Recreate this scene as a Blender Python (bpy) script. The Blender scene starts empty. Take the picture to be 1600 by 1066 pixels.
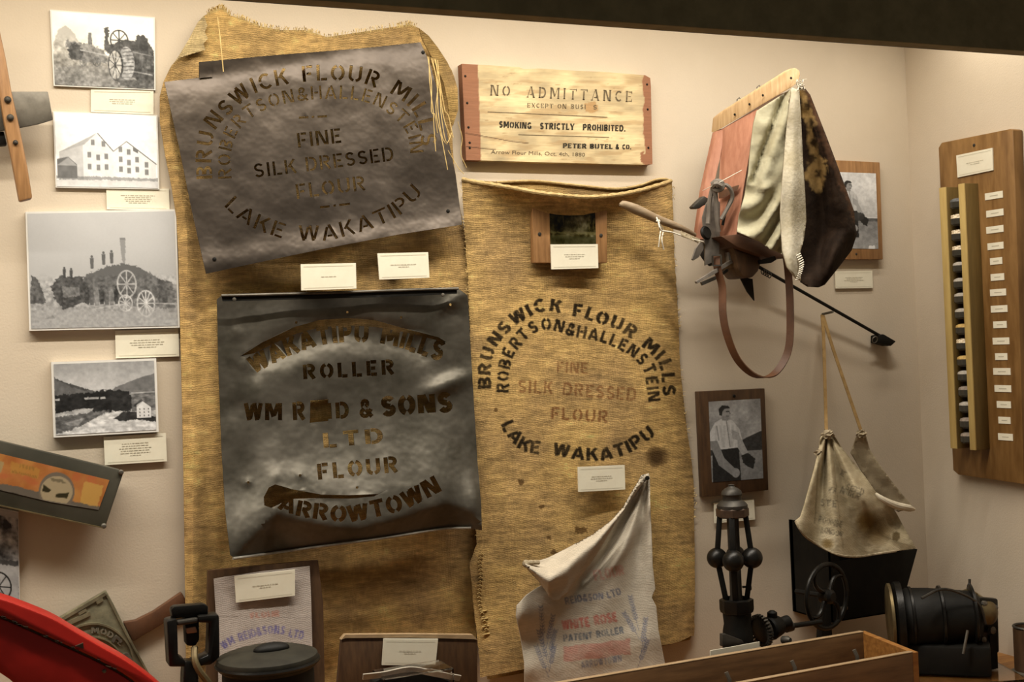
import bpy, bmesh, math, random
import numpy as np
from mathutils import Vector, Matrix
from mathutils.geometry import delaunay_2d_cdt
random.seed(7); RNG = np.random.default_rng(7)
SC = bpy.context.scene; COL = SC.collection

# ------------------------------------------------------------------ camera, world, lights, exposure
FPX, PSI, ROLL, CAMY, CAMZ = 1968.0, math.radians(24.1), 0.0445, 2.5, 1.5
XR = 2.245                                             # right wall of the display case
_F = np.array([math.sin(PSI), math.cos(PSI), 0.]); _R0 = np.array([math.cos(PSI), -math.sin(PSI), 0.]); _Z = np.array([0, 0, 1.])
_r = math.cos(ROLL)*_R0 - math.sin(ROLL)*_Z; _u = math.cos(ROLL)*_Z + math.sin(ROLL)*_R0
_C = np.array([0, -CAMY, CAMZ])
cam = bpy.data.cameras.new('camera'); camo = bpy.data.objects.new('camera', cam); COL.objects.link(camo)
M = Matrix.Identity(4)
for i in range(3):
    M[i][0] = _r[i]; M[i][1] = _u[i]; M[i][2] = -_F[i]; M[i][3] = _C[i]
camo.matrix_world = M
cam.sensor_width = 36; cam.lens = FPX*36/1600; cam.clip_start = .05
SC.camera = camo
wd = bpy.data.worlds.new('room'); SC.world = wd; wd.use_nodes = True
wd.node_tree.nodes['Background'].inputs[0].default_value = (1.0, .90, .74, 1); wd.node_tree.nodes['Background'].inputs[1].default_value = .09
# two fluorescent tubes run along the case behind the black header: (x centre, y, z, length, watts, tilt towards the wall)
for x, y, z, ln, p, tilt in ((1.12, -.32, 2.36, 2.1, 6.5, .0), (.42, -.62, 2.47, 2.9, 37, .04)):
    l = bpy.data.lights.new('case_tube', 'AREA'); l.shape = 'RECTANGLE'; l.size = ln; l.size_y = .035; l.energy = p; l.spread = math.radians(162 if y > -.5 else 149); l.color = (1, .93, .815)
    o = bpy.data.objects.new('case_tube', l); o.location = (x, y, z); o.rotation_euler = (tilt, 0, 0); COL.objects.link(o)
l = bpy.data.lights.new('case_spot', 'SPOT'); l.energy = 2.2; l.color = (1, .92, .76); l.shadow_soft_size = .03; l.spot_size = math.radians(150); l.spot_blend = .8
o = bpy.data.objects.new('case_spot', l); o.location = (2.13, -.30, 2.31); COL.objects.link(o)
SC.view_settings.view_transform = 'Standard'; SC.view_settings.look = 'None'; SC.view_settings.gamma = 1
SC.view_settings.exposure = 0.0; SC.view_settings.use_curve_mapping = False

# ------------------------------------------------------------------ helpers: surveying the case (photo corner -> point on a real plane)
def _ray(px, py):
    px = np.asarray(px, float); py = np.asarray(py, float)
    return _F + ((px-800)/FPX)[..., None]*_r - ((py-533)/FPX)[..., None]*_u
def W(px, py, d=0.):                                   # on the plane d in front of the back wall
    v = _ray(px, py); t = (-np.asarray(d, float)+CAMY)/v[..., 1]
    return _C + v*t[..., None]
def RW(px, py, d=0.):                                  # on the plane d in front of the right wall
    v = _ray(px, py); t = (XR-np.asarray(d, float))/v[..., 0]
    return _C + v*t[..., None]
W.back = np.array([0, 1., 0]); RW.back = np.array([1., 0, 0])
def mpp(P): return float((np.asarray(P)-_C) @ _F)/FPX   # metres per photo pixel there
def V3(*a): return np.array(a, float)

# ------------------------------------------------------------------ helpers: objects
def root_of(o):
    while o.parent: o = o.parent
    return o
def tag(o, label=None, cat=None, group=None, kind=None):
    if label: o['label'] = label
    if cat: o['category'] = cat
    if group: o['group'] = group
    if kind: o['kind'] = kind
    return o
def thing(name, label, cat, loc, group=None):
    o = bpy.data.objects.new(name, None); COL.objects.link(o); o.empty_display_size = .05
    o.location = [float(c) for c in loc]; return tag(o, label, cat, group)
def mesh(name, V, Fc, mat, parent=None, col=None, smooth=True, sharp=35, label=None, kind=None, loc=None):
    V = np.asarray(V, float)
    off = np.array(root_of(parent).location) if parent else (np.array(loc) if loc is not None else V3(V[:, 0].mean(), V[:, 1].mean(), V[:, 2].min()))
    me = bpy.data.meshes.new(name)
    me.from_pydata([tuple(v) for v in (V-off)], [], [tuple(int(i) for i in f) for f in Fc])
    me.polygons.foreach_set('use_smooth', [smooth]*len(me.polygons))
    if col is not None:
        a = me.color_attributes.new('Col', 'FLOAT_COLOR', 'POINT')
        c = np.ones((len(V), 4), np.float32); c[:, :3] = lin(np.asarray(col)); a.data.foreach_set('color', c.ravel())
    if smooth and sharp: me.set_sharp_from_angle(angle=math.radians(sharp))
    me.materials.append(mat); me.update()
    o = bpy.data.objects.new(name, me); COL.objects.link(o)
    if parent: o.parent = parent
    else: o.location = off
    return tag(o, label, None, None, kind)
def lin(c):
    c = np.clip(np.asarray(c, float), 0, 1); return np.where(c <= .04045, c/12.92, ((c+.055)/1.055)**2.4)
def join(*gs):
    V, Fs, n = [], [], 0
    for v, f in gs:
        V.append(np.asarray(v, float)); Fs += [tuple(i+n for i in q) for q in f]; n += len(v)
    return np.vstack(V), Fs
def box(c, s, ax=None, bev=0.0):
    """box centred at c with full sizes s along axes ax (rows); bev chamfers all edges"""
    bm = bmesh.new(); bmesh.ops.create_cube(bm, size=1)
    for v in bm.verts: v.co = Vector((v.co.x*s[0], v.co.y*s[1], v.co.z*s[2]))
    if bev: bmesh.ops.bevel(bm, geom=list(bm.edges), offset=bev, segments=2, affect='EDGES', profile=.5)
    bm.verts.index_update()
    P = np.array([v.co[:] for v in bm.verts]); Fs = [[v.index for v in f.verts] for f in bm.faces]; bm.free()
    if ax is not None: P = P @ np.array(ax)
    return P+np.array(c), Fs
def beam(a, b, w, t, side=None, bev=0.):
    """box beam from a to b, w wide along 'side', t thick"""
    a = np.array(a); b = np.array(b); x = b-a; L = np.linalg.norm(x); x /= L
    s = np.array(side if side is not None else (0, 1, 0), float); s = s-x*(s@x); s /= np.linalg.norm(s)
    return box((a+b)/2, (L, w, t), [x, s, np.cross(x, s)], bev)
def tube(P, r, n=8, cap=True):
    P = np.array(P, float); m = len(P); r = np.full(m, r) if np.isscalar(r) else np.array(r)
    T = np.gradient(P, axis=0); T /= np.linalg.norm(T, axis=1)[:, None]+1e-12
    ref = V3(0, 0, 1) if abs(T[0, 2]) < .9 else V3(1, 0, 0)
    N = np.cross(T[0], ref); N /= np.linalg.norm(N); V, Fs = [], []
    for i in range(m):
        N = N-T[i]*(N@T[i]); N /= np.linalg.norm(N)+1e-12; B = np.cross(T[i], N)
        for k in range(n):
            a = 2*math.pi*k/n; V.append(P[i]+r[i]*(math.cos(a)*N+math.sin(a)*B))
        if i:
            for k in range(n): Fs.append(((i-1)*n+k, (i-1)*n+(k+1) % n, i*n+(k+1) % n, i*n+k))
    if cap: Fs += [tuple(range(n))[::-1], tuple((m-1)*n+k for k in range(n))]
    return np.array(V), Fs
def lathe(prof, c, n=24, ax=None, phase=0.):
    """prof = [(radius, height)...] about axis ax through c"""
    ax = V3(0, 0, 1) if ax is None else np.array(ax, float)/np.linalg.norm(ax)
    ref = V3(1, 0, 0) if abs(ax[0]) < .9 else V3(0, 0, 1)
    X = np.cross(ax, ref); X /= np.linalg.norm(X); Yv = np.cross(ax, X); V, Fs = [], []
    for i, (rr, h) in enumerate(prof):
        for k in range(n):
            a = 2*math.pi*k/n+phase; V.append(np.array(c)+ax*h+max(rr, 1e-5)*(math.cos(a)*X+math.sin(a)*Yv))
        if i:
            for k in range(n): Fs.append(((i-1)*n+k, (i-1)*n+(k+1) % n, i*n+(k+1) % n, i*n+k))
    Fs += [tuple(range(n))[::-1], tuple((len(prof)-1)*n+k for k in range(n))]
    return np.array(V), Fs
def ball(c, r, n=24):
    return lathe([(r*math.sin(math.pi*i/14), -r*math.cos(math.pi*i/14)) for i in range(15)], c, n)
def ring(c, R, r, X, Yv, n=40, m=8):
    P = [np.array(c)+R*(math.cos(2*math.pi*k/n)*X+math.sin(2*math.pi*k/n)*Yv) for k in range(n)]
    A = np.cross(X, Yv); V, Fs = [], []
    for k in range(n):
        e = (P[k]-np.array(c))/R
        for j in range(m):
            b = 2*math.pi*j/m; V.append(P[k]+r*(math.cos(b)*e+math.sin(b)*A))
            Fs.append((k*m+j, k*m+(j+1) % m, ((k+1) % n)*m+(j+1) % m, ((k+1) % n)*m+j))
    return np.array(V), Fs
def ribbon(P, S, w, t):
    """flat strap along P, S = width directions"""
    P = np.array(P, float); S = np.array(S, float); S = np.broadcast_to(S, P.shape)
    T = np.gradient(P, axis=0); T /= np.linalg.norm(T, axis=1)[:, None]; V, Fs = [], []
    for i in range(len(P)):
        s = S[i]-T[i]*(S[i]@T[i]); s = s/np.linalg.norm(s); nn = np.cross(T[i], s)
        for a, b in ((-1, -1), (1, -1), (1, 1), (-1, 1)): V.append(P[i]+s*w/2*a+nn*t/2*b)
        if i:
            for k in range(4): Fs.append(((i-1)*4+k, (i-1)*4+(k+1) % 4, i*4+(k+1) % 4, i*4+k))
    Fs += [(3, 2, 1, 0), tuple(4*(len(P)-1)+k for k in range(4))]
    return np.array(V), Fs
def spline(P, n):
    """Catmull-Rom through points, n samples evenly by length"""
    P = np.array(P, float); Q = np.vstack([2*P[0]-P[1], P, 2*P[-1]-P[-2]]); out = []
    for i in range(1, len(Q)-2):
        for t in np.linspace(0, 1, 24, endpoint=False):
            a, b, c, d = Q[i-1], Q[i], Q[i+1], Q[i+2]
            out.append(.5*(2*b+(c-a)*t+(2*a-5*b+4*c-d)*t*t+(3*b-a-3*c+d)*t**3))
    out.append(P[-1]); out = np.array(out)
    L = np.r_[0, np.cumsum(np.linalg.norm(np.diff(out, axis=0), axis=1))]; s = np.linspace(0, L[-1], n)
    return np.stack([np.interp(s, L, out[:, k]) for k in range(P.shape[1])], 1)
def inpoly(x, y, poly):
    x = np.asarray(x); y = np.asarray(y); c = np.zeros(x.shape, bool); p = np.asarray(poly, float); q = np.roll(p, 1, 0)
    for (x1, y1), (x2, y2) in zip(p, q):
        if y1 == y2: continue
        c ^= ((y1 > y) != (y2 > y)) & (x < (x2-x1)*(y-y1)/(y2-y1)+x1)
    return c
def densify(poly, sp):
    out = []
    for a, b in zip(poly, list(poly[1:])+[poly[0]]):
        a = np.array(a, float); b = np.array(b, float); k = max(1, int(np.linalg.norm(b-a)/sp))
        out += [tuple(a+(b-a)*i/k) for i in range(k)]
    return out
def sheet(outline, dfun, sp, holes=(), thick=.002, proj=None, edge=1.0, jit=.15):
    """a sheet with that outline (and cut-outs), following the relief dfun, with real thickness"""
    proj = proj or W
    loops = [densify(outline, sp*edge)]+[list(map(tuple, h)) for h in holes]
    pts, edges = [], []
    for lp in loops:
        n = len(pts); m = len(lp); pts += lp; edges += [(n+i, n+(i+1) % m) for i in range(m)]
    o = np.array(outline, float); xs = np.arange(o[:, 0].min()+sp/2, o[:, 0].max(), sp); ys = np.arange(o[:, 1].min()+sp/2, o[:, 1].max(), sp)
    gx, gy = np.meshgrid(xs, ys); gx = gx.ravel()+RNG.uniform(-jit, jit, gx.size)*sp; gy = gy.ravel()+RNG.uniform(-jit, jit, gy.size)*sp
    k = inpoly(gx, gy, outline)
    for h in holes:
        h = np.array(h); bb = (gx > h[:, 0].min()-1) & (gx < h[:, 0].max()+1) & (gy > h[:, 1].min()-1) & (gy < h[:, 1].max()+1) & k
        if bb.any():
            ii = np.where(bb)[0]; k[ii[inpoly(gx[ii], gy[ii], h)]] = False
    pts += list(zip(gx[k], gy[k]))
    v, e, f, *_ = delaunay_2d_cdt([Vector(p) for p in pts], edges, [], 0, 1e-5)
    v = np.array([p[:] for p in v]); f = np.array([t for t in f if len(t) == 3])
    c = v[f].mean(1); keep = inpoly(c[:, 0], c[:, 1], outline)
    for h in holes: 
        h = np.array(h); bb = (c[:, 0] > h[:, 0].min()) & (c[:, 0] < h[:, 0].max()) & (c[:, 1] > h[:, 1].min()) & (c[:, 1] < h[:, 1].max()) & keep
        ii = np.where(bb)[0]
        if len(ii): keep[ii[inpoly(c[ii, 0], c[ii, 1], h)]] = False
    f = f[keep]; used = np.unique(f); mp = -np.ones(len(v), int); mp[used] = np.arange(len(used)); v = v[used]; f = mp[f]
    A = v[f]; ar = (A[:, 1, 0]-A[:, 0, 0])*(A[:, 2, 1]-A[:, 0, 1])-(A[:, 1, 1]-A[:, 0, 1])*(A[:, 2, 0]-A[:, 0, 0])
    f[ar > 0] = f[ar > 0][:, ::-1]
    P = proj(v[:, 0], v[:, 1], dfun(v[:, 0], v[:, 1])); n = len(P); B = P+proj.back*thick
    ed = {}
    for t in f:
        for a, b in ((t[0], t[1]), (t[1], t[2]), (t[2], t[0])): ed[(a, b)] = 1
    rim = [(a, b) for a, b in ed if (b, a) not in ed]
    V = np.vstack([P, B]); Fs = [tuple(t) for t in f]+[tuple(t[::-1]+n) for t in f]+[(b, a, a+n, b+n) for a, b in rim]
    return V, Fs, np.vstack([v, v])
def const(d): return lambda x, y: np.full(np.shape(x), float(d))
def quad_d(q, ds):
    """depth varying linearly over a quad's corners (least squares plane)"""
    q = np.array(q, float); A = np.c_[q, np.ones(len(q))]; s, *_ = np.linalg.lstsq(A, np.array(ds, float), rcond=None)
    return lambda x, y: s[0]*np.asarray(x)+s[1]*np.asarray(y)+s[2]
def slab(poly, d, thick, proj=None, bev=.0):
    """board: outline on the photo, front at depth d (number or per corner), real thickness towards the wall"""
    proj = proj or W; p = np.array(poly, float)
    A = proj(p[:, 0], p[:, 1], np.broadcast_to(d, len(p))); B = A+proj.back*thick; n = len(p)
    Fs = [tuple(range(n)), tuple(range(2*n-1, n-1, -1))]+[((i+1) % n, i, i+n, (i+1) % n+n) for i in range(n)]
    if not bev: return np.vstack([A, B]), Fs
    bm = bmesh.new(); vs = [bm.verts.new(v) for v in np.vstack([A, B])]
    for f in Fs: bm.faces.new([vs[i] for i in f])
    bmesh.ops.recalc_face_normals(bm, faces=bm.faces)
    bmesh.ops.bevel(bm, geom=list(bm.edges), offset=bev, segments=2, affect='EDGES', profile=.5); bm.verts.index_update()
    V = np.array([v.co[:] for v in bm.verts]); Fs = [[v.index for v in f.verts] for f in bm.faces]; bm.free(); return V, Fs
def bil(q, u, v):
    q = np.array(q, float); u = np.asarray(u)[..., None]; v = np.asarray(v)[..., None]
    return (q[0]*(1-u)+q[1]*u)*(1-v)+(q[3]*(1-u)+q[2]*u)*v
def lattice(nu, nv): return [(j*nu+i, (j+1)*nu+i, (j+1)*nu+i+1, j*nu+i+1) for j in range(nv-1) for i in range(nu-1)]

# ------------------------------------------------------------------ helpers: colour painting for flat prints (kept as per-vertex colours)
def vnoise(x, y, s, seed=0):
    x = np.asarray(x, float)/s; y = np.asarray(y, float)/s; xi = np.floor(x).astype(int); yi = np.floor(y).astype(int)
    def h(a, b):
        n = (a*374761393+b*668265263+seed*1442695041) & 0x7fffffff; n = ((n ^ (n >> 13))*1274126177) & 0x7fffffff
        return ((n ^ (n >> 16)) & 0xffff)/65535.
    fx = x-xi; fy = y-yi; fx = fx*fx*(3-2*fx); fy = fy*fy*(3-2*fy)
    return (h(xi, yi)*(1-fx)+h(xi+1, yi)*fx)*(1-fy)+(h(xi, yi+1)*(1-fx)+h(xi+1, yi+1)*fx)*fy
def fbm(x, y, s, seed=0, o=4): return sum(vnoise(x, y, s/2**i, seed+i)*.5**i for i in range(o))/(2-.5**(o-1))
class Paint:
    def __init__(s, w, h, bg=(1, 1, 1), ox=0., oy=0., k=1.):
        s.w, s.h, s.ox, s.oy, s.k = int(w*k), int(h*k), ox, oy, k
        s.a = np.ones((s.h, s.w, 3))*np.array(bg, float); yy, xx = np.mgrid[0:s.h, 0:s.w]; s.x = (xx+.5)/k+ox; s.y = (yy+.5)/k+oy
    def put(s, m, c, al=1.): m = (m*al)[..., None]; s.a = s.a*(1-m)+np.array(c, float)*m
    def poly(s, p, c, al=1., rag=0., rs=3., seed=0, ss=True):
        p = np.array(p, float); x0 = max(0, int((p[:, 0].min()-s.ox-rag)*s.k)-1); x1 = min(s.w, int((p[:, 0].max()-s.ox+rag)*s.k)+2)
        y0 = max(0, int((p[:, 1].min()-s.oy-rag)*s.k)-1); y1 = min(s.h, int((p[:, 1].max()-s.oy+rag)*s.k)+2)
        if x1 <= x0 or y1 <= y0: return
        X = s.x[y0:y1, x0:x1]; Yv = s.y[y0:y1, x0:x1]; cov = np.zeros(X.shape)
        for dx, dy in ((-.25, -.25), (.25, -.25), (-.25, .25), (.25, .25)):
            xx = X+dx/s.k; yy = Yv+dy/s.k
            if rag: xx, yy = xx+rag*(fbm(xx, yy, rs, seed)-.5)*2, yy+rag*(fbm(xx, yy, rs, seed+9)-.5)*2
            cov += inpoly(xx, yy, p)*.25
        al = al(X, Yv) if callable(al) else al
        cov = (cov*al)[..., None]; s.a[y0:y1, x0:x1] = s.a[y0:y1, x0:x1]*(1-cov)+np.array(c, float)*cov
    def ell(s, cx, cy, rx, ry, c, al=1., rag=0., n=40, seed=0): s.poly([(cx+rx*math.cos(2*math.pi*i/n), cy+ry*math.sin(2*math.pi*i/n)) for i in range(n)], c, al, rag, seed=seed)
    def line(s, a, b, w, c, al=1.):
        a = np.array(a, float); b = np.array(b, float); t = b-a; t /= np.linalg.norm(t)+1e-9; n = np.array([-t[1], t[0]])*w/2
        s.poly([a+n, b+n, b-n, a-n], c, al)
    def wheel(s, cx, cy, rx, ry, c, w=1.2, sp=10, al=1.):
        for i in range(28):
            a, b = 2*math.pi*i/28, 2*math.pi*(i+1)/28
            s.line((cx+rx*math.cos(a), cy+ry*math.sin(a)), (cx+rx*math.cos(b), cy+ry*math.sin(b)), w, c, al)
        for i in range(sp):
            a = 2*math.pi*i/sp; s.line((cx, cy), (cx+rx*math.cos(a), cy+ry*math.sin(a)), w*.7, c, al)
    def mottle(s, amt, sc, seed=0): s.a = s.a+((fbm(s.x, s.y, sc, seed)-.5)*2*amt)[..., None]
    def vgrad(s, y0, y1, c0, c1):
        t = np.clip((s.y-y0)/(y1-y0), 0, 1)[..., None]; m = ((s.y >= y0) & (s.y <= y1))[..., None]; s.a = np.where(m, np.array(c0)*(1-t)+np.array(c1)*t, s.a)
    def at(s, x, y):
        fx = np.clip((np.asarray(x)-s.ox)*s.k-.5, 0, s.w-1.001); fy = np.clip((np.asarray(y)-s.oy)*s.k-.5, 0, s.h-1.001)
        i = fx.astype(int); j = fy.astype(int); u = (fx-i)[..., None]; v = (fy-j)[..., None]; a = np.clip(s.a, 0, 1)
        i1 = np.minimum(i+1, s.w-1); j1 = np.minimum(j+1, s.h-1)
        return (a[j, i]*(1-u)+a[j, i1]*u)*(1-v)+(a[j1, i]*(1-u)+a[j1, i1]*u)*v
def print_on(name, q, d, P, mat, parent, proj=None, back=.0004, kind=None):
    """flat print: a fine lattice over quad q carrying the painting P (P spans the quad)"""
    proj = proj or W; nu, nv = P.w, P.h; v, u = np.meshgrid(np.linspace(0, 1, nv), np.linspace(0, 1, nu), indexing='ij')
    xy = bil(q, u.ravel(), v.ravel()); dd = d(xy[:, 0], xy[:, 1]) if callable(d) else np.full(len(xy), float(d))
    return mesh(name, proj(xy[:, 0], xy[:, 1], dd+back), lattice(nu, nv), mat, parent, col=np.clip(P.a, 0, 1).reshape(-1, 3), smooth=False, kind=kind)

# ------------------------------------------------------------------ helpers: a drawn stroke alphabet
def _arc(cx, cy, rx, ry, a0, a1, n=9): return [(cx+rx*math.cos(math.radians(a)), cy+ry*math.sin(math.radians(a))) for a in np.linspace(a0, a1, n)]
def _bowl(x0, xc, y0, y1, r): return [(x0, y1)]+_arc(xc, (y0+y1)/2, r, (y1-y0)/2, 90, -90)+[(x0, y0)]
GL = {
 'A': (.8, [[(.72, 0), (.42, 1)], [(.08, 0), (.33, .86)], [(.28, .27), (.52, .27)]]),
 'B': (.68, [[(.09, 0), (.09, 1)], _bowl(.24, .38, .56, .92, .2), _bowl(.24, .38, .08, .44, .22)]),
 'C': (.68, [_arc(.39, .5, .3, .42, 48, 172), _arc(.39, .5, .3, .42, 188, 312)]),
 'D': (.72, [[(.09, 0), (.09, 1)], _bowl(.24, .36, .08, .92, .28)]),
 'E': (.6, [[(.09, 0), (.09, 1)], [(.23, .92), (.58, .92)], [(.23, .5), (.5, .5)], [(.23, .08), (.58, .08)]]),
 'F': (.58, [[(.09, 0), (.09, 1)], [(.23, .92), (.56, .92)], [(.23, .48), (.48, .48)]]),
 'G': (.72, [_arc(.39, .5, .3, .42, 48, 172), _arc(.39, .5, .3, .42, 188, 300), [(.62, .05), (.62, .42)], [(.42, .42), (.62, .42)]]),
 'H': (.74, [[(.09, 0), (.09, 1)], [(.65, 0), (.65, 1)], [(.24, .5), (.5, .5)]]),
 'I': (.2, [[(.1, 0), (.1, 1)]]),
 'K': (.7, [[(.09, 0), (.09, 1)], [(.24, .46), (.6, 1)], [(.36, .56), (.64, 0)]]),
 'L': (.56, [[(.09, 0), (.09, 1)], [(.23, .08), (.55, .08)]]),
 'M': (.92, [[(.09, 0), (.09, 1)], [(.83, 0), (.83, 1)], [(.2, .96), (.46, .2)], [(.72, .96), (.5, .3)]]),
 'N': (.76, [[(.09, 0), (.09, 1)], [(.67, 0), (.67, 1)], [(.2, .98), (.56, .03)]]),
 'O': (.76, [_arc(.38, .5, .29, .42, 102, 258, 11), _arc(.38, .5, .29, .42, 78, -78, 11)]),
 'P': (.66, [[(.09, 0), (.09, 1)], _bowl(.24, .38, .46, .92, .2)]),
 'R': (.7, [[(.09, 0), (.09, 1)], _bowl(.24, .38, .5, .92, .2), [(.36, .44), (.62, 0)]]),
 'S': (.62, [_arc(.31, .71, .21, .21, 25, 250, 9)[:]+[(.4, .47)], [(.4, .5)]+_arc(.31, .29, .22, .21, 60, -155, 9)]),
 'T': (.68, [[(0, .92), (.68, .92)], [(.34, 0), (.34, .8)]]),
 'U': (.72, [[(.09, 1), (.09, .34)]+_arc(.36, .33, .27, .25, 180, 258, 5), _arc(.36, .33, .27, .25, 282, 360, 5)+[(.63, 1)]]),
 'W': (1.02, [[(.08, 1), (.28, 0)], [(.33, .1), (.48, .9)], [(.56, 1), (.74, 0)], [(.78, .1), (.94, 1)]]),
 'X': (.7, [[(.08, 0), (.62, 1)], [(.08, 1), (.62, 0)]]),
 'Y': (.7, [[(.35, 0), (.35, .45)], [(.05, 1), (.3, .5)], [(.65, 1), (.4, .5)]]),
 '&': (.76, [[(.7, 0), (.22, .62)]+_arc(.36, .79, .15, .16, 200, -20, 7)+[(.28, .5)], _arc(.31, .26, .22, .2, 110, 330, 7)+[(.68, .45)]]),
 '.': (.2, [[(.1, 0), (.1, .17)]]), '-': (.5, [[(.03, .5), (.47, .5)]]), ' ': (.42, []),
}
def strokepoly(P, w):
    P = np.array(P, float); T = np.gradient(P, axis=0) if len(P) > 2 else np.repeat((P[1:]-P[:1]), 2, 0)
    T = T/(np.linalg.norm(T, axis=1)[:, None]+1e-9); N = np.c_[-T[:, 1], T[:, 0]]*w/2
    return np.vstack([P+N, (P-N)[::-1]])
def glyph(ch, sw=.17, serif=0., thin=None):
    w, st = GL[ch]; out = []
    for s in st:
        ww = sw
        if thin is not None and len(s) == 2:
            dx, dy = s[1][0]-s[0][0], s[1][1]-s[0][1]
            if abs(dy) < .1 or (dx*dy > 0 and abs(dx) > .1): ww = thin
        out.append(strokepoly(s, ww))
        if serif and len(s) == 2:
            for (x, y) in s:
                if y < .02 or y > .98: out.append(np.array([(x-serif, abs(y-.0)), (x+serif, y), (x+serif, y-(.06 if y > .5 else -.06)), (x-serif, y-(.06 if y > .5 else -.06))]))
                elif abs(s[1][1]-s[0][1]) < .1 and x > .4 and y > .6: out.append(np.array([(x-.05, y+.06), (x+.02, y+.06), (x+.02, y-.18), (x-.03, y-.18)]))
                elif abs(s[1][1]-s[0][1]) < .1 and x > .4 and y < .3: out.append(np.array([(x-.05, y-.06), (x+.02, y-.06), (x+.02, y+.18), (x-.03, y+.18)]))
    return w, out
def lettering(text, path, h, sw=.17, gap=.16, serif=0., thin=None, wide=None):
    """polygons (photo px) of text set along a baseline path, letters stretched to fill its length"""
    Q = spline(path, 400) if len(path) > 2 else np.array(path[0])+(np.array(path[1])-np.array(path[0]))*np.linspace(0, 1, 400)[:, None]
    L = np.r_[0, np.cumsum(np.linalg.norm(np.diff(Q, axis=0), axis=1))]
    tot = sum(GL[c][0]+gap for c in text)-gap; k = L[-1]/tot; pos = 0; out = []
    hh = (lambda s: h) if np.isscalar(h) else (lambda s: h[0]+(h[1]-h[0])*s/L[-1])
    for c in text:
        w, g = glyph(c, sw, serif, thin); s0 = pos*k; sm = (pos+w/2)*k
        P0 = np.array([np.interp(sm, L, Q[:, i]) for i in (0, 1)]); e = 3.
        Ta = np.array([np.interp(min(sm+w*k/2, L[-1]), L, Q[:, i])-np.interp(max(sm-w*k/2, 0), L, Q[:, i]) for i in (0, 1)]); Ta /= np.linalg.norm(Ta)
        Nn = np.array([Ta[1], -Ta[0]]); H = hh(sm); kk = k if wide is None else min(k, wide*H)
        for p in g: out.append(P0+((p[:, 0]-w/2)*kk)[:, None]*Ta+(p[:, 1]*H)[:, None]*Nn)
        pos += w+gap
    return out
def fonttext(text, a, b, h):
    """built-in font glyphs as flat polygons fitted from a to b (photo px)"""
    cu = bpy.data.curves.new('t', 'FONT'); cu.body = text; cu.resolution_u = 2; ob = bpy.data.objects.new('t', cu); me = ob.to_mesh()
    v = np.array([p.co[:2] for p in me.vertices]); f = [tuple(p.vertices) for p in me.polygons]; ob.to_mesh_clear(); bpy.data.objects.remove(ob); bpy.data.curves.remove(cu)
    a = np.array(a, float); b = np.array(b, float); T = b-a; L = np.linalg.norm(T); T /= L; N = np.array([T[1], -T[0]])
    v = v-[v[:, 0].min(), 0]; v = v*[L/v[:, 0].max(), h/.72]
    return a+v[:, :1]*T+v[:, 1:]*N, f
def decal(polys, d, proj=None):
    """flat ink shapes a hair in front of a flat board"""
    proj = proj or W; gs = []
    for p in polys:
        m = len(p)//2; A = proj(p[:, 0], p[:, 1], d(p[:, 0], p[:, 1]) if callable(d) else np.full(len(p), float(d)))
        gs.append((A, [(i, i+1, len(p)-2-i, len(p)-1-i) for i in range(m-1)]))
    return join(*gs)

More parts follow.
